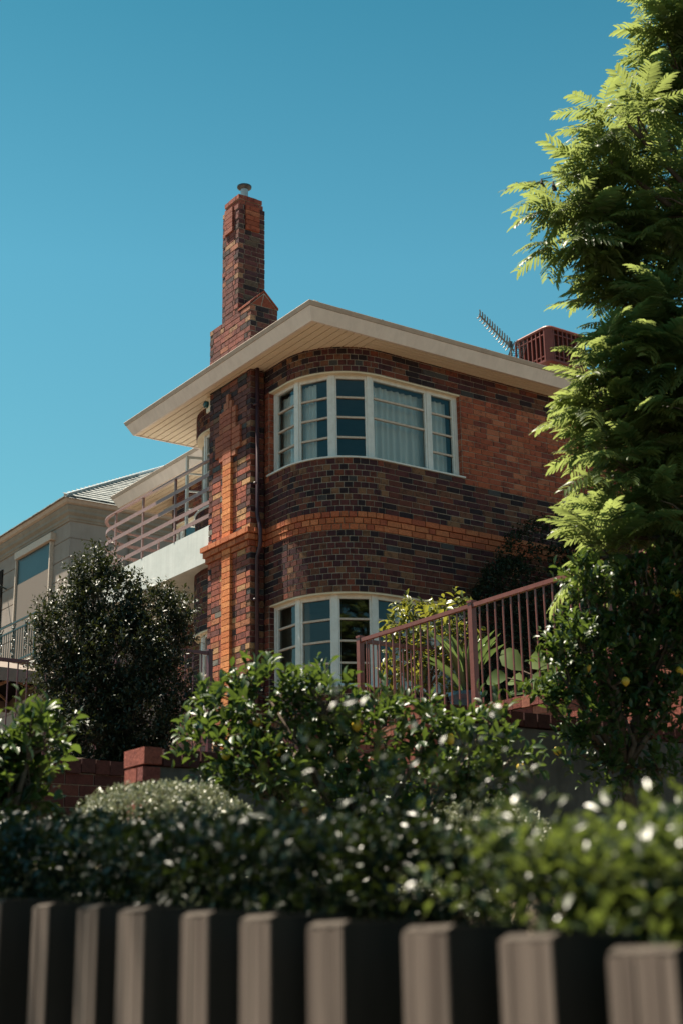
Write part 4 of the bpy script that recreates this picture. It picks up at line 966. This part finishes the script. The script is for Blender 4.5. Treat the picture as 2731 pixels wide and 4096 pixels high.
def crown(name, mat, parent, lobes, n, shell, slen, per, ll, lw, kind='small', spread=0.75, up=0.25, outw=0.7, droop=0.0, tintfun=None, extra=None):
    p, d, c = sample_lobes(lobes, n, shell)
    D = unit(unit(p - c) * outw + np.array([0, 0, 0.35 - droop]) + 0.45 * NR.normal(size=p.shape))
    if extra is not None:
        p = np.concatenate([p, extra[0]]); D = np.concatenate([D, extra[1]])
    sl = slen * NR.uniform(0.6, 1.25, len(p))
    b, ax, nr, sh, u = shoots_to_leaves(p, D, sl, per, spread, up)
    L_ = ll * NR.uniform(0.65, 1.15, len(b)) * (0.75 + 0.3 * (1 - u)); Wd = L_ * lw * NR.uniform(0.85, 1.1, len(b))
    V, F = place(leaf_tpl(kind), b, ax, nr, L_, Wd)
    shoot_t = NR.beta(2, 3, len(p)); tint = np.clip(shoot_t[sh] * 0.75 + 0.35 * u * NR.random(len(b)) , 0, 1)
    return link_np(name, V, F, mat, parent, tint=np.repeat(tint, len(leaf_tpl(kind)[0]))), p, D, sl
def limbs(name, mat, parent, base, lobes, r0, p=None, D=None, sl=None, ntw=60, fork=0.35, rtw=0.004):
    mb = MB(); base = Vector(base)
    cen = sum((Vector(l[0]) for l in lobes), Vector()) / len(lobes)
    fk = base.lerp(cen, fork) + Vector((R.uniform(-.05, .05), R.uniform(-.05, .05), 0)); mb.tube([base, base.lerp(fk, 0.5) + Vector((R.uniform(-.04, .04), R.uniform(-.04, .04), 0)), fk], [r0, r0 * 0.85, r0 * 0.75], 8)
    ends = []
    for l in lobes:
        e = Vector(l[0]); m_ = fk.lerp(e, 0.5) + Vector((R.uniform(-.08, .08), R.uniform(-.08, .08), R.uniform(0, .1)))
        mb.tube([fk, m_, e], [r0 * 0.55, r0 * 0.38, r0 * 0.18], 6); ends.append((m_, e))
    if p is not None:
        for k in NR.choice(len(p), min(ntw, len(p)), replace=False):
            q = Vector(p[k]); e = min(ends, key=lambda t_: (t_[1] - q).length); s_ = e[0].lerp(e[1], R.uniform(0.3, 1.0)); tip = q + Vector(D[k]) * float(sl[k])
            mb.tube([s_, s_.lerp(q, 0.6) + Vector((R.uniform(-.03, .03), R.uniform(-.03, .03), R.uniform(-.02, .04))), q, tip], [rtw * 2.4, rtw * 1.6, rtw * 1.1, rtw * 0.6], 4, cap=False)
    return mb.build(name, mat, parent, smooth=True)
def lobe(px, py, d, r): return (tuple(at(px, py, d)), r)

# citrus trees ------------------------------------------------------
def fruit(mbname, px, py, d, r, mat, parent):
    p = at(px, py, d); mb = MB(); ax = R.uniform(0.9, 1.15)
    prof = [(0.0, -1.18 * ax), (0.16, -1.08 * ax), (0.45, -0.88 * ax), (0.8, -0.5 * ax), (1.0, 0.0), (0.86, 0.5 * ax), (0.5, 0.86 * ax), (0.0, 1.0 * ax)]
    mb.lathe((0, 0, 0), [(a_ * r, b_ * r) for a_, b_ in prof], 14); o = mb.build(mbname, mat, parent, smooth=True)
    rot = Matrix.Rotation(R.uniform(-0.5, 0.5), 3, 'X') @ Matrix.Rotation(R.uniform(-0.5, 0.5), 3, 'Y')
    for v in o.data.vertices: v.co = rot @ v.co + p
    return o
def citrus(label, base, lobes, n, leaf, per, mat, fruits, shrink=0.07, r0=0.035):
    lobes = [(l[0], max(0.06, l[1] - shrink)) for l in lobes]
    t_ = empty('lemon_tree', base, label, 'lemon tree', 'citrus trees in the garden bed')
    o, p, D, sl = crown('crown', mat, t_, lobes, n, 0.55, leaf * 1.7, per, leaf, 0.42, 'leaf', 0.62, 0.22, 0.8)
    limbs('trunk', M['bark'], t_, base, lobes, r0, p, D, sl, 150)
    for f_ in fruits: fruit('fruit', f_[0], f_[1], f_[2] + 0.13, f_[3], M['orange_skin'] if len(f_) > 4 else M['lemon'], t_)
    return t_
c_base = at(1400, 3760, 7.35)
c_l = [lobe(870, 2950, 7.3, .20), lobe(900, 2800, 7.45, .17), lobe(1080, 2760, 7.3, .20), lobe(1290, 2790, 7.2, .19), lobe(1050, 3080, 7.2, .22), lobe(1330, 2960, 7.4, .21), lobe(1520, 2880, 7.3, .17), lobe(1720, 2890, 7.2, .17), lobe(1870, 2930, 7.3, .15), lobe(1950, 3080, 7.4, .15), lobe(2040, 3000, 7.5, .12), lobe(1880, 3200, 7.4, .16), lobe(1960, 2860, 7.4, .1), lobe(1500, 3180, 7.2, .23), lobe(1760, 3150, 7.5, .18), lobe(1280, 3230, 7.5, .2), lobe(1640, 3380, 7.4, .2), lobe(1420, 3420, 7.3, .2)]
citrus('lemon tree in the middle of the bed, in front of the low brick-ended wall', c_base, [((c[0], c[1], c[2] - 0.05), r_) for c, r_ in c_l], 720, 0.088, 7, M['citrus'],
       [(1085, 3005, 7.05, .028), (1118, 3000, 7.0, .028), (1425, 2903, 7.02, .026), (1795, 2955, 7.0, .027), (1224, 3243, 7.0, .022, 1), (905, 3022, 7.0, .024), (1030, 2890, 7.1, .024), (2008, 3212, 7.1, .024)])
r_base = at(2545, 3300, 9.1)
r_l = [lobe(2330, 2330, 8.9, .16), lobe(2420, 2420, 9.0, .22), lobe(2600, 2380, 9.1, .25), lobe(2300, 2560, 8.8, .2), lobe(2230, 2690, 8.8, .17), lobe(2150, 2780, 8.9, .1), lobe(2420, 2660, 9.0, .28), lobe(2640, 2620, 9.1, .26), lobe(2310, 2880, 8.8, .2), lobe(2500, 2880, 9.0, .17), lobe(2680, 2830, 9.1, .2), lobe(2430, 3080, 8.9, .15), lobe(2300, 3010, 8.8, .13), lobe(2650, 3080, 9.0, .15), lobe(2790, 2500, 9.2, .3), lobe(2750, 2250, 9.2, .22)]
citrus('tall lemon tree at right below the feathery tree, in front of the brown railing', r_base, r_l, 950, 0.085, 7, M['citrus'],
       [(2697, 2370, 8.85, .032), (2722, 2385, 8.9, .032), (2080, 3070, 8.6, .026), (2228, 3003, 8.6, .028), (2718, 2680, 8.8, .026), (2352, 2672, 8.6, .024), (2500, 2725, 8.65, .026)], r0=0.045)
l_base = at(-40, 3560, 6.9)
l_l = [lobe(50, 3010, 6.9, .10), lobe(140, 2950, 6.8, .05), lobe(-60, 3090, 7.0, .17), lobe(110, 3130, 6.9, .12), lobe(40, 3230, 6.9, .15), lobe(-120, 3200, 7.0, .2)]
citrus('citrus tree with large upright leaves at the left edge', l_base, l_l, 170, 0.105, 7, M['citrus'], [])

# glossy dark shrub at left ----------------------------------------
gs = empty('glossy_shrub', at(430, 3200, 13.5), 'dark small-leaved glossy shrub standing against the white balcony', 'shrub')
s_l = [lobe(385, 2310, 13.4, .2), lobe(372, 2245, 13.4, .1), lobe(700, 2440, 13.6, .14), lobe(200, 2480, 13.5, .14), lobe(420, 2420, 13.4, .36), lobe(300, 2540, 13.5, .36), lobe(600, 2500, 13.6, .34), lobe(480, 2650, 13.3, .48), lobe(680, 2560, 13.7, .2), lobe(360, 2820, 13.4, .42), lobe(600, 2800, 13.4, .42), lobe(420, 3000, 13.4, .38), lobe(250, 2690, 13.6, .26), lobe(560, 2960, 13.4, .3), lobe(330, 3090, 13.4, .22), lobe(480, 3080, 13.4, .36), lobe(540, 2880, 13.2, .4), lobe(360, 2960, 13.2, .36)]
tips = [(375, 2185), (400, 2230), (340, 2250), (290, 2330), (560, 2290), (700, 2340), (745, 2410), (790, 2440), (150, 2400), (200, 2370), (135, 2500), (250, 2340), (480, 2280), (640, 2330), (165, 2620), (230, 2770), (735, 2640)]
ec = np.array(at(460, 2700, 13.4)); et = np.array([at(x, y, 13.4) for x, y in tips for _ in range(3)]); eb = ec + (et - ec) * 0.72
ep = np.concatenate([eb, eb + (et - eb) * 0.5]); ed = unit(np.concatenate([et - eb, et - eb]) + NR.normal(0, 0.03, ep.shape))
s_l = [(c, r_ * 0.86) for c, r_ in s_l]
o, p, D, sl = crown('crown', M['camellia'], gs, s_l, 6500, 0.66, 0.19, 9, 0.056, 0.46, 'small', 0.7, 0.2, 0.8, extra=(ep, ed))
limbs('trunk', M['bark'], gs, at(430, 3230, 13.5), s_l, 0.05, p, D, sl, 160, rtw=0.003)

# hedges -----------------------------------------------------------
def box_hedge(name, label, cat, x0, x1, y0, y1, ztop, zbot, n, ll, lw, mat, kind='small', noise_amp=0.05, shoot=0.08, per=5, extra=None, group=None):
    """clipped hedge: leaves over the top and sides, an uneven outline; ztop(y) gives its top"""
    t_ = empty(name, ((x0 + x1) / 2, (y0 + y1) / 2, zbot), label, cat)
    u = NR.random((n, 3)); f = NR.random(n); X = x0 + (x1 - x0) * u[:, 0]; Y = y0 + (y1 - y0) * u[:, 1]; ZT_ = np.array([ztop(v) for v in Y]); Z = zbot + (ZT_ - zbot) * u[:, 2]
    D = 0.5 * NR.normal(size=(n, 3)); a_ = f < 0.34; b_ = (f >= 0.34) & (f < 0.72); c_ = (f >= 0.72) & (f < 0.84); d_ = f >= 0.84
    dep = np.abs(NR.normal(0, 0.05, n))
    Z[a_] = ZT_[a_] - dep[a_]; D[a_, 2] += 1.0
    X[b_] = x0 + dep[b_]; D[b_, 0] -= 0.9; D[b_, 2] += 0.4
    X[c_] = x1 - dep[c_]; D[c_, 0] += 0.9
    Y[d_] = np.where(u[d_, 2] < 0.6, y0 + dep[d_], y1 - dep[d_]); D[d_, 1] += np.where(u[d_, 2] < 0.6, -0.9, 0.9); Z[d_] = zbot + (ZT_[d_] - zbot) * NR.random(d_.sum())
    P_ = np.stack([X, Y, Z], 1)
    wob = np.sin(P_[:, 1] * 7.3 + P_[:, 2] * 5.1) * 0.6 + np.sin(P_[:, 1] * 3.1 + P_[:, 0] * 6.0 + 1.3) * 0.6 + np.sin(P_[:, 2] * 9.0 + P_[:, 0] * 4.0) * 0.4
    P_ += unit(D) * (wob * noise_amp)[:, None]
    D = unit(D)
    if extra is not None: P_ = np.concatenate([P_, extra[0]]); D = np.concatenate([D, extra[1]])
    b, ax, nr_, sh, uu = shoots_to_leaves(P_, D, shoot * NR.uniform(0.5, 1.6, len(P_)), per, 0.7, 0.2)
    L_ = ll * NR.uniform(0.6, 1.2, len(b)); V, F = place(leaf_tpl(kind), b, ax, nr_, L_, L_ * lw)
    st = NR.beta(2, 3.2, len(P_)); tint = np.clip(st[sh] * 0.8 + 0.3 * uu * NR.random(len(b)), 0, 1)
    link_np('foliage', V, F, mat, t_, tint=np.repeat(tint, len(leaf_tpl(kind)[0])))
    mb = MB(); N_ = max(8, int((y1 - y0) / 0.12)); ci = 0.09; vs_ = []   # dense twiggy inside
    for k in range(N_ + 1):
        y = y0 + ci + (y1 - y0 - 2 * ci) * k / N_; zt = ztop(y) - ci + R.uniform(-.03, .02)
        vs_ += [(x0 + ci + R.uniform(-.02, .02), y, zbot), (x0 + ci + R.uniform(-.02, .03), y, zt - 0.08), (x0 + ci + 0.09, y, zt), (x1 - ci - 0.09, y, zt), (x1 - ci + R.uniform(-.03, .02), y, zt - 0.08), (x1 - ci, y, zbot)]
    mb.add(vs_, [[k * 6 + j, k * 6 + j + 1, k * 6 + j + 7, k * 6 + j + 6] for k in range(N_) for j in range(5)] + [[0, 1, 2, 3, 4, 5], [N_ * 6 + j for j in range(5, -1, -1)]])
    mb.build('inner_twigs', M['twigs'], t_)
    mb = MB()
    for k in range(max(3, int((y1 - y0) / 0.35))):
        y = y0 + 0.15 + (y1 - y0 - 0.3) * R.random(); x = (x0 + x1) / 2 + R.uniform(-0.1, 0.1); zt = ztop(y)
        mb.tube([(x, y, zbot), (x + R.uniform(-.08, .08), y + R.uniform(-.1, .1), (zbot + zt) / 2), (x + R.uniform(-.15, .15), y + R.uniform(-.15, .15), zt - 0.1)], [0.02, 0.014, 0.006], 5)
    mb.build('stem', M['bark'], t_)
    return t_
def hz(y):                                                 # top of the dark hedge
    return 0.30 + 0.075 * (y + 14.0) - 0.078
hp = np.array([at(x, y, d) for x, y, d in ((1560, 3300, 3.3), (1620, 3330, 3.2), (1530, 3270, 3.4), (1440, 3260, 3.4), (1080, 3250, 3.8), (1250, 3275, 3.6), (700, 3220, 4.0), (1600, 3560, 3.1), (1640, 3480, 3.1))])
hd = unit(NR.normal(0, 0.4, hp.shape) + np.array([0.5, -0.6, 0.3]))
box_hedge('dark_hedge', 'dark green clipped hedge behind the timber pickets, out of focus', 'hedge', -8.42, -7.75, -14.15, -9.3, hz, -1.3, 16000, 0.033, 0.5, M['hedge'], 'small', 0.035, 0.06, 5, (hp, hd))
def hz2(y): return 0.15 + 0.05 * math.sin(y * 5.0)
hp = np.array([at(x, y, d) for x, y, d in ((1830, 3430, 2.25), (1780, 3445, 2.3), (1850, 3600, 2.2), (1880, 3620, 2.2), (1900, 3640, 2.15), (2080, 3230, 2.3), (2300, 3200, 2.3), (2500, 3190, 2.3))])
hd = unit(np.array([-0.35, 0.45, 0.25]) + NR.normal(0, 0.25, hp.shape))
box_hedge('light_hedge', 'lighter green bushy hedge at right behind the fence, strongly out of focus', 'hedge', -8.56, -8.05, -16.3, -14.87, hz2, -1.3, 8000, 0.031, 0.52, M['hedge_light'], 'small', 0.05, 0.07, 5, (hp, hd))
def dome(name, label, c, r, n, ll, mat, cat='bush', flat=0.55):
    t_ = empty(name, (c[0], c[1], c[2] - r[2]), label, cat, 'grey-green clipped bushes')
    d = unit(NR.normal(size=(n, 3))); d[:, 2] = np.abs(d[:, 2]) * 1.0 - 0.25 * NR.random(n); d = unit(d); P_ = np.array(c) + d * np.array(r) * (1 - 0.06 * NR.random(n))[:, None] * (1 + 0.02 * np.sin(d[:, :1] * 9) + 0.02 * np.sin(d[:, 1:2] * 11))
    b, ax, nr_, sh, uu = shoots_to_leaves(P_, unit(d + 0.45 * NR.normal(size=d.shape)), 0.035 * NR.uniform(0.5, 1.5, n), 6, 0.7, 0.25)
    L_ = ll * NR.uniform(0.7, 1.2, len(b)); V, F = place(leaf_tpl('flat'), b, ax, nr_, L_, L_ * 0.55); tint = np.clip(0.5 * NR.random(n)[sh] + 0.6 * NR.random(len(b)), 0, 1)
    link_np('foliage', V, F, mat, t_, tint=np.repeat(tint, 4))
    mb = MB()
    for k in range(14): a_ = R.uniform(0, 6.28); mb.tube([(c[0], c[1], c[2] - r[2]), (c[0] + 0.4 * r[0] * math.cos(a_), c[1] + 0.4 * r[1] * math.sin(a_), c[2] - 0.2 * r[2]), (c[0] + 0.75 * r[0] * math.cos(a_), c[1] + 0.75 * r[1] * math.sin(a_), c[2] + 0.35 * r[2])], [0.015, 0.009, 0.004], 5)
    mb.build('stem', M['bark'], t_)
    return t_
cdome = at(650, 3440, 6.1)
dome('clipped_bush', 'clipped grey-green dome-shaped bush below the brick wall end', (cdome.x, cdome.y, cdome.z), (0.43, 0.43, 0.29), 4200, 0.017, M['grey_leaf'])
cg = at(1960, 3560, 6.5)
dome('clipped_bush', 'sunlit grey-green small-leaved bush between the two hedges', (cg.x, cg.y, cg.z), (0.36, 0.36, 0.36), 4000, 0.017, M['grey_leaf'])
cg = at(1800, 3720, 6.0)
dome('clipped_bush', 'straggly grey-green small-leaved bush low between hedge and fence top', (cg.x, cg.y, cg.z), (0.22, 0.22, 0.2), 1500, 0.017, M['grey_leaf'])
# dark creeper-like hedge against the right wall, golden hedge far left
dh = empty('tall_dark_hedge', (3.6, -2.1, 2.2), 'tall dark clipped hedge against the shaded right wall', 'hedge')
dl = [((2.95, -1.95, 4.0), (.85, .42, 1.1)), ((3.75, -2.1, 4.95), (1.0, .5, 1.0)), ((3.1, -2.0, 4.6), (.7, .42, .7)), ((2.9, -1.95, 3.0), (.9, .42, .9)), ((4.6, -2.1, 5.0), (.9, .5, .85)), ((3.6, -2.15, 3.6), (1.3, .5, 1.2)), ((5.6, -2.1, 4.6), (1.2, .5, 1.2)), ((4.8, -2.1, 3.4), (1.4, .5, 1.2))]
o, p, D, sl = crown('crown', M['ivy'], dh, dl, 11000, 0.92, 0.09, 6, 0.062, 0.55, 'small', 0.75, 0.0, 0.9)
limbs('trunk', M['bark'], dh, (4.0, -2.0, 2.2), dl, 0.06)
yh = box_hedge('golden_hedge', 'yellow-green hedge behind the maroon railing under the umbrella', 'hedge', -5.2, -1.4, 3.3, 4.2, lambda y: 3.12, 2.05, 2600, 0.055, 0.5, M['yellow_hedge'], 'flat', 0.06, 0.09, 5)

# terrace plants ---------------------------------------------------
def pot(label, c, r, h, mat):
    t_ = MB(); t_.lathe((c[0], c[1], c[2]), [(0, 0), (r * 0.72, 0), (r * 0.95, h * 0.75), (r * 1.06, h * 0.9), (r * 1.06, h), (r * 0.92, h), (r * 0.9, h * 0.9), (0, h * 0.9)], 20)
    o = t_.build('plant_pot', mat, smooth=False); tag(o, label, 'plant pot', 'pots on the terrace'); return o
pc = onplane(1860, 2800, 0, -0.35); pot('dark blue glazed pot behind the middle railing post', (pc.x, pc.y, 2.26), 0.17, 0.36, M['pot_blue'])
vp = onplane(1690, 2720, 0, 0.05); pot('terracotta pot under the yellow-leaved plant', (vp.x, vp.y, 2.26), 0.2, 0.38, M['pot_clay'])
ys_ = empty('strap_leaf_plant', (pc.x, pc.y, 2.6), 'spiky strap-leaved plant in the dark blue pot', 'potted plant')
mb_v = []; tl = []
for k in range(26):
    a_ = R.uniform(0, 6.28); tilt = R.uniform(0.1, 0.75); L_ = R.uniform(0.45, 0.85); d = Vector((math.cos(a_) * math.sin(tilt), math.sin(a_) * math.sin(tilt), math.cos(tilt))); tl.append((d, L_))
base = np.array([(pc.x, pc.y, 2.58)] * 26); ax = np.array([d for d, l in tl]); L_ = np.array([l for d, l in tl]); nrm = unit(np.cross(ax, np.cross(np.array([0, 0, 1.0]) + 0.1 * NR.normal(size=ax.shape), ax)))
V, F = place(leaf_tpl('leaf'), base, ax, nrm, L_, L_ * 0.085); link_np('leaves', V, F, M['yucca'], ys_, tint=np.repeat(NR.random(26), 11))
mb = MB(); mb.tube([(pc.x, pc.y, 2.5), (pc.x, pc.y, 2.72)], [0.05, 0.03], 8); mb.build('stem', M['bark'], ys_)
cr = empty('variegated_shrub', (vp.x, vp.y, 2.6), 'yellow and green variegated shrub in front of the lower window', 'potted plant')
def pl(px, py, r): return (tuple(onplane(px, py, 0, 0.05)), r)
v_l = [pl(1600, 2560, .22), pl(1660, 2470, .16), pl(1740, 2560, .24), pl(1800, 2470, .17), pl(1850, 2560, .14), pl(1620, 2680, .2), pl(1760, 2680, .2), pl(1580, 2510, .12)]
o, p, D, sl = crown('crown', M['croton'], cr, v_l, 190, 0.5, 0.16, 6, 0.13, 0.45, 'leaf', 0.7, 0.0, 0.7)
limbs('trunk', M['bark'], cr, (vp.x, vp.y, 2.55), v_l, 0.025, p, D, sl, 60)
bl = empty('broad_leaf_plant', (-0.2, -5.9, 2.26), 'broad-leaved plant in shade behind the railing, right of the blue pot', 'plant')
bb = []; bd = []; bL = []
for px, py, L_ in ((1985, 2640, .42), (1960, 2700, .36), (2010, 2760, .42), (2080, 2700, .45), (2120, 2620, .4), (2060, 2830, .3), (2150, 2720, .42), (2000, 2720, .34), (2100, 2790, .4), (2170, 2660, .4)):
    tip = onplane(px + R.uniform(-20, 20), py, 0, -0.15 + R.uniform(-0.2, 0.3)); b0 = Vector((0.0, -6.2 - R.random() * 0.5, 2.4)); d = (tip - b0); bb.append(tip - d.normalized() * L_); bd.append(d.normalized()); bL.append(L_)
bb = np.array(bb); bd = np.array(bd); bL = np.array(bL); V, F = place(leaf_tpl('leaf'), bb, bd + 0.15 * NR.normal(size=bd.shape), unit(np.array([-0.9, -0.3, 0.5]) + 0.3 * NR.normal(size=bd.shape)), bL, bL * 0.55)
link_np('leaves', V, F, M['broad'], bl, tint=np.repeat(NR.random(len(bL)), 11))
mb = MB()
for q, d in zip(bb, bd): mb.tube([(0.0, -6.4, 2.25), Vector((0.0, -6.4, 2.25)).lerp(Vector(q), 0.55) + Vector((0, 0, 0.06)), q], [0.016, 0.012, 0.008], 5)
mb.build('stem', M['bark'], bl)

# jacaranda --------------------------------------------------------
jt = empty('feathery_tree', (-1.9, -11.6, 0.0), 'tall feathery-leaved jacaranda tree along the right edge', 'tree')
def frond_template(seed, pairs=12):
    """bipinnate frond, unit length along +y, drooping; each pinna a tapering strip with toothed edge"""
    rg = np.random.default_rng(seed); vs = []; fs = []; tn = []
    def rach(u): return np.array([0.0, u - 0.06 * u * u, 0.12 * u - 0.42 * u * u])
    for k in range(13):
        a_, b_ = rach(k / 13), rach((k + 1) / 13); w = 0.006 * (1.2 - k / 13); i = len(vs)
        vs += [a_ + [w, 0, 0], b_ + [w * .9, 0, 0], b_ - [w * .9, 0, 0], a_ - [w, 0, 0]]; fs += [(i, i + 1, i + 2), (i, i + 2, i + 3)]; tn += [0.1] * 4
    for k in range(pairs):
        u = 0.12 + 0.86 * (k / (pairs - 1)); L_ = 0.38 * math.sin(min(1.0, u + 0.24) * 1.75) ** 0.9 * (1.12 - 0.58 * u) * rg.uniform(0.86, 1.1)
        for sg in (-1, 1):
            o_ = rach(u); d = np.array([sg * 1.0, 0.50 + 0.6 * u, -0.04 - 0.15 * u]) + rg.normal(0, 0.07, 3); d /= np.linalg.norm(d)
            ac = np.cross(d, [0, 0, 1.0]); ac /= np.linalg.norm(ac); S = 6; roll = rg.normal(0, 0.3); ac = ac * math.cos(roll) + np.array([0, 0, 1]) * math.sin(roll)
            def q(t): return o_ + d * (L_ * t) + np.array([0, 0, -0.50 * L_ * t * t])
            c_ = 0.30 + 0.45 * u + rg.uniform(-0.12, 0.12); i0 = len(vs)
            for j in range(S + 1):                         # toothed strip: leaflets fused at this distance
                t = j / S; w = 0.0235 * (0.55 + 0.75 * math.sin(math.pi * min(1, t * 0.92 + 0.10)) ** 0.7) * (1 if j < S else 0.25); w2 = w * (1.0 if j % 2 else 0.78)
                vs += [q(t) - ac * w2 + d * 0.010, q(t), q(t) + ac * w2 + d * 0.010]; tn += [c_, c_ - 0.12, c_]
            for j in range(S):
                a_ = i0 + 3 * j; fs += [(a_, a_ + 1, a_ + 4), (a_, a_ + 4, a_ + 3), (a_ + 1, a_ + 2, a_ + 5), (a_ + 1, a_ + 5, a_ + 4)]
    return np.array(vs, np.float32), np.array(fs, np.int32), np.array(tn, np.float32)
FT = [frond_template(s_) for s_ in range(5)]
j_l = [(2640, 110, 9.6, .34), (2600, 230, 9.6, .24), (2700, 330, 9.7, .36), (2440, 500, 9.3, .28), (2360, 640, 9.4, .28), (2600, 560, 9.9, .42), (2250, 800, 9.4, .25), (2215, 940, 9.3, .25), (2480, 800, 9.9, .45), (2680, 820, 9.4, .42), (2420, 1030, 9.6, .35), (2620, 1100, 9.8, .5), (2460, 1240, 9.6, .30), (2660, 1330, 9.3, .42), (2470, 1420, 9.4, .32), (2360, 1500, 9.3, .20), (2340, 1630, 9.3, .20), (2560, 1580, 9.7, .45), (2420, 1760, 9.5, .34), (2400, 1870, 9.3, .24), (2600, 1850, 9.6, .42), (2480, 2000, 9.7, .28), (2400, 2150, 9.2, .20), (2560, 2180, 9.5, .30), (2690, 2080, 9.3, .34), (2720, 1650, 9.3, .4), (2330, 2230, 9.1, .12),
       (2950, 300, 9.9, .55), (2980, 900, 10.0, .65), (2980, 1500, 10.0, .65), (2960, 2050, 9.9, .55), (2800, -180, 9.8, .5), (3200, 600, 10.2, .7), (3200, 1300, 10.2, .7)]
J = [(np.array(at(x + 70, y, d)), r * 0.86) for x, y, d, r in j_l]
Vs = []; Fs = []; Ts = []; off = 0
tips_all = []
for c_, r_ in J:
    ntip = int(18 * (r_ / 0.4) ** 2) + 4
    d = unit(NR.normal(size=(ntip, 3)) + np.array([0, 0, 0.2])); rad = 0.35 + 0.58 * NR.random(ntip) ** 0.45
    tp = c_ + d * (r_ * rad)[:, None]; tips_all.append((c_, tp, d))
    for k in range(ntip):
        nf = R.choice((3, 4, 4, 5)); a0 = R.uniform(0, 6.28)
        for m_ in range(nf):
            az = a0 + 6.283 * m_ / nf + R.uniform(-0.4, 0.4); el = R.uniform(-0.15, 0.5)
            ax = np.array([math.cos(az) * math.cos(el), math.sin(az) * math.cos(el), math.sin(el)]) + 0.75 * d[k]; ax = ax / np.linalg.norm(ax)
            nrm = np.array([0.25 * R.gauss(0, 1), 0.25 * R.gauss(0, 1), 1.0]); nrm = nrm - ax * nrm.dot(ax)
            if np.linalg.norm(nrm) < 0.2: nrm = np.array([1.0, 0, 0.1])
            L_ = R.uniform(0.22, 0.42); v, f, t_ = FT[R.randrange(5)]
            sd_ = np.cross(ax, nrm); sd_ /= np.linalg.norm(sd_); upn = np.cross(sd_, ax)
            Vs.append((tp[k] + (v[:, 0:1] * sd_ + v[:, 1:2] * ax + v[:, 2:3] * upn) * L_).astype(np.float32)); Fs.append(f + off); off += len(v)
            tint_scale = 0.75 if rad[k] > 0.7 else 0.35  # outer fronds get a lighter tint, inner ones a darker
            Ts.append(np.clip(t_ * tint_scale + R.uniform(-0.1, 0.3), 0, 1))
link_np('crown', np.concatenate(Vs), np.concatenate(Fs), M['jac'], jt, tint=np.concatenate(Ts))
mb = MB(); tb = Vector(at(3150, 3500, 10.2)); fk = Vector(at(3080, 2300, 10.1)); fk2 = Vector(at(3020, 1200, 10.0))
mb.tube([tb, tb.lerp(fk, 0.5) + Vector((0.05, 0.03, 0)), fk, fk.lerp(fk2, 0.5) + Vector((-.06, 0.03, 0)), fk2, Vector(at(2950, 300, 9.9))], [0.16, 0.14, 0.115, 0.09, 0.065, 0.025], 10)
for c_, tp, d in tips_all:
    c_ = Vector(c_); h = c_.z - 0.5; s_ = fk.lerp(fk2, max(0.0, min(1.0, (h - fk.z) / max(0.1, fk2.z - fk.z)))); m_ = s_.lerp(c_, 0.55) + Vector((R.uniform(-.1, .1), R.uniform(-.1, .1), R.uniform(0.0, .15)))
    mb.tube([s_, m_, c_], [0.035, 0.022, 0.012], 6, cap=False)
    for k in range(0, len(tp), 3): q = Vector(tp[k]); mb.tube([m_.lerp(c_, R.uniform(0.4, 1.0)), c_.lerp(q, 0.6) + Vector((0, 0, R.uniform(-.03, .03))), q], [0.009, 0.006, 0.003], 4, cap=False)
mb.build('trunk', M['bark'], jt, smooth=True)
for px, py in ((2165, 742), (2212, 752)):
    p = at(px, py, 9.2); mb = MB(); mb.tube([p + Vector((0, 0, 0.055)), p + Vector((0.0, 0, 0.02)), p + Vector((0.008, 0, -0.01)), p + Vector((0.02, -0.012, -0.018))], [0.004, 0.012, 0.02, 0.006], 8); mb.tube([p + Vector((0, 0, 0.05)), Vector(at(px + 110, py - 50, 9.3))], 0.003, 4); mb.build('seed_pod', M['pod'], jt)

# unseen tree added left of the view to shade the left pickets and hedge
st = empty('shade_tree', (-9.9, -10.4, -1.2), 'unseen leafy tree added over the footpath to shade the left end of the fence', 'tree')
t_l = [((-9.6, -11.3, 5.1), (.95, .9, .75)), ((-9.55, -10.2, 5.0), (.95, .9, .75)), ((-9.7, -9.2, 4.9), (.9, .9, .7)), ((-10.2, -10.8, 5.5), (1.1, 1.1, .8))]
o, p, D, sl = crown('crown', M['hedge_light'], st, t_l, 1400, 0.5, 0.22, 7, 0.085, 0.5, 'small', 0.7, 0.1, 0.7)
limbs('trunk', M['bark'], st, (-9.9, -10.4, -1.25), t_l, 0.11, p, D, sl, 80, fork=0.55)
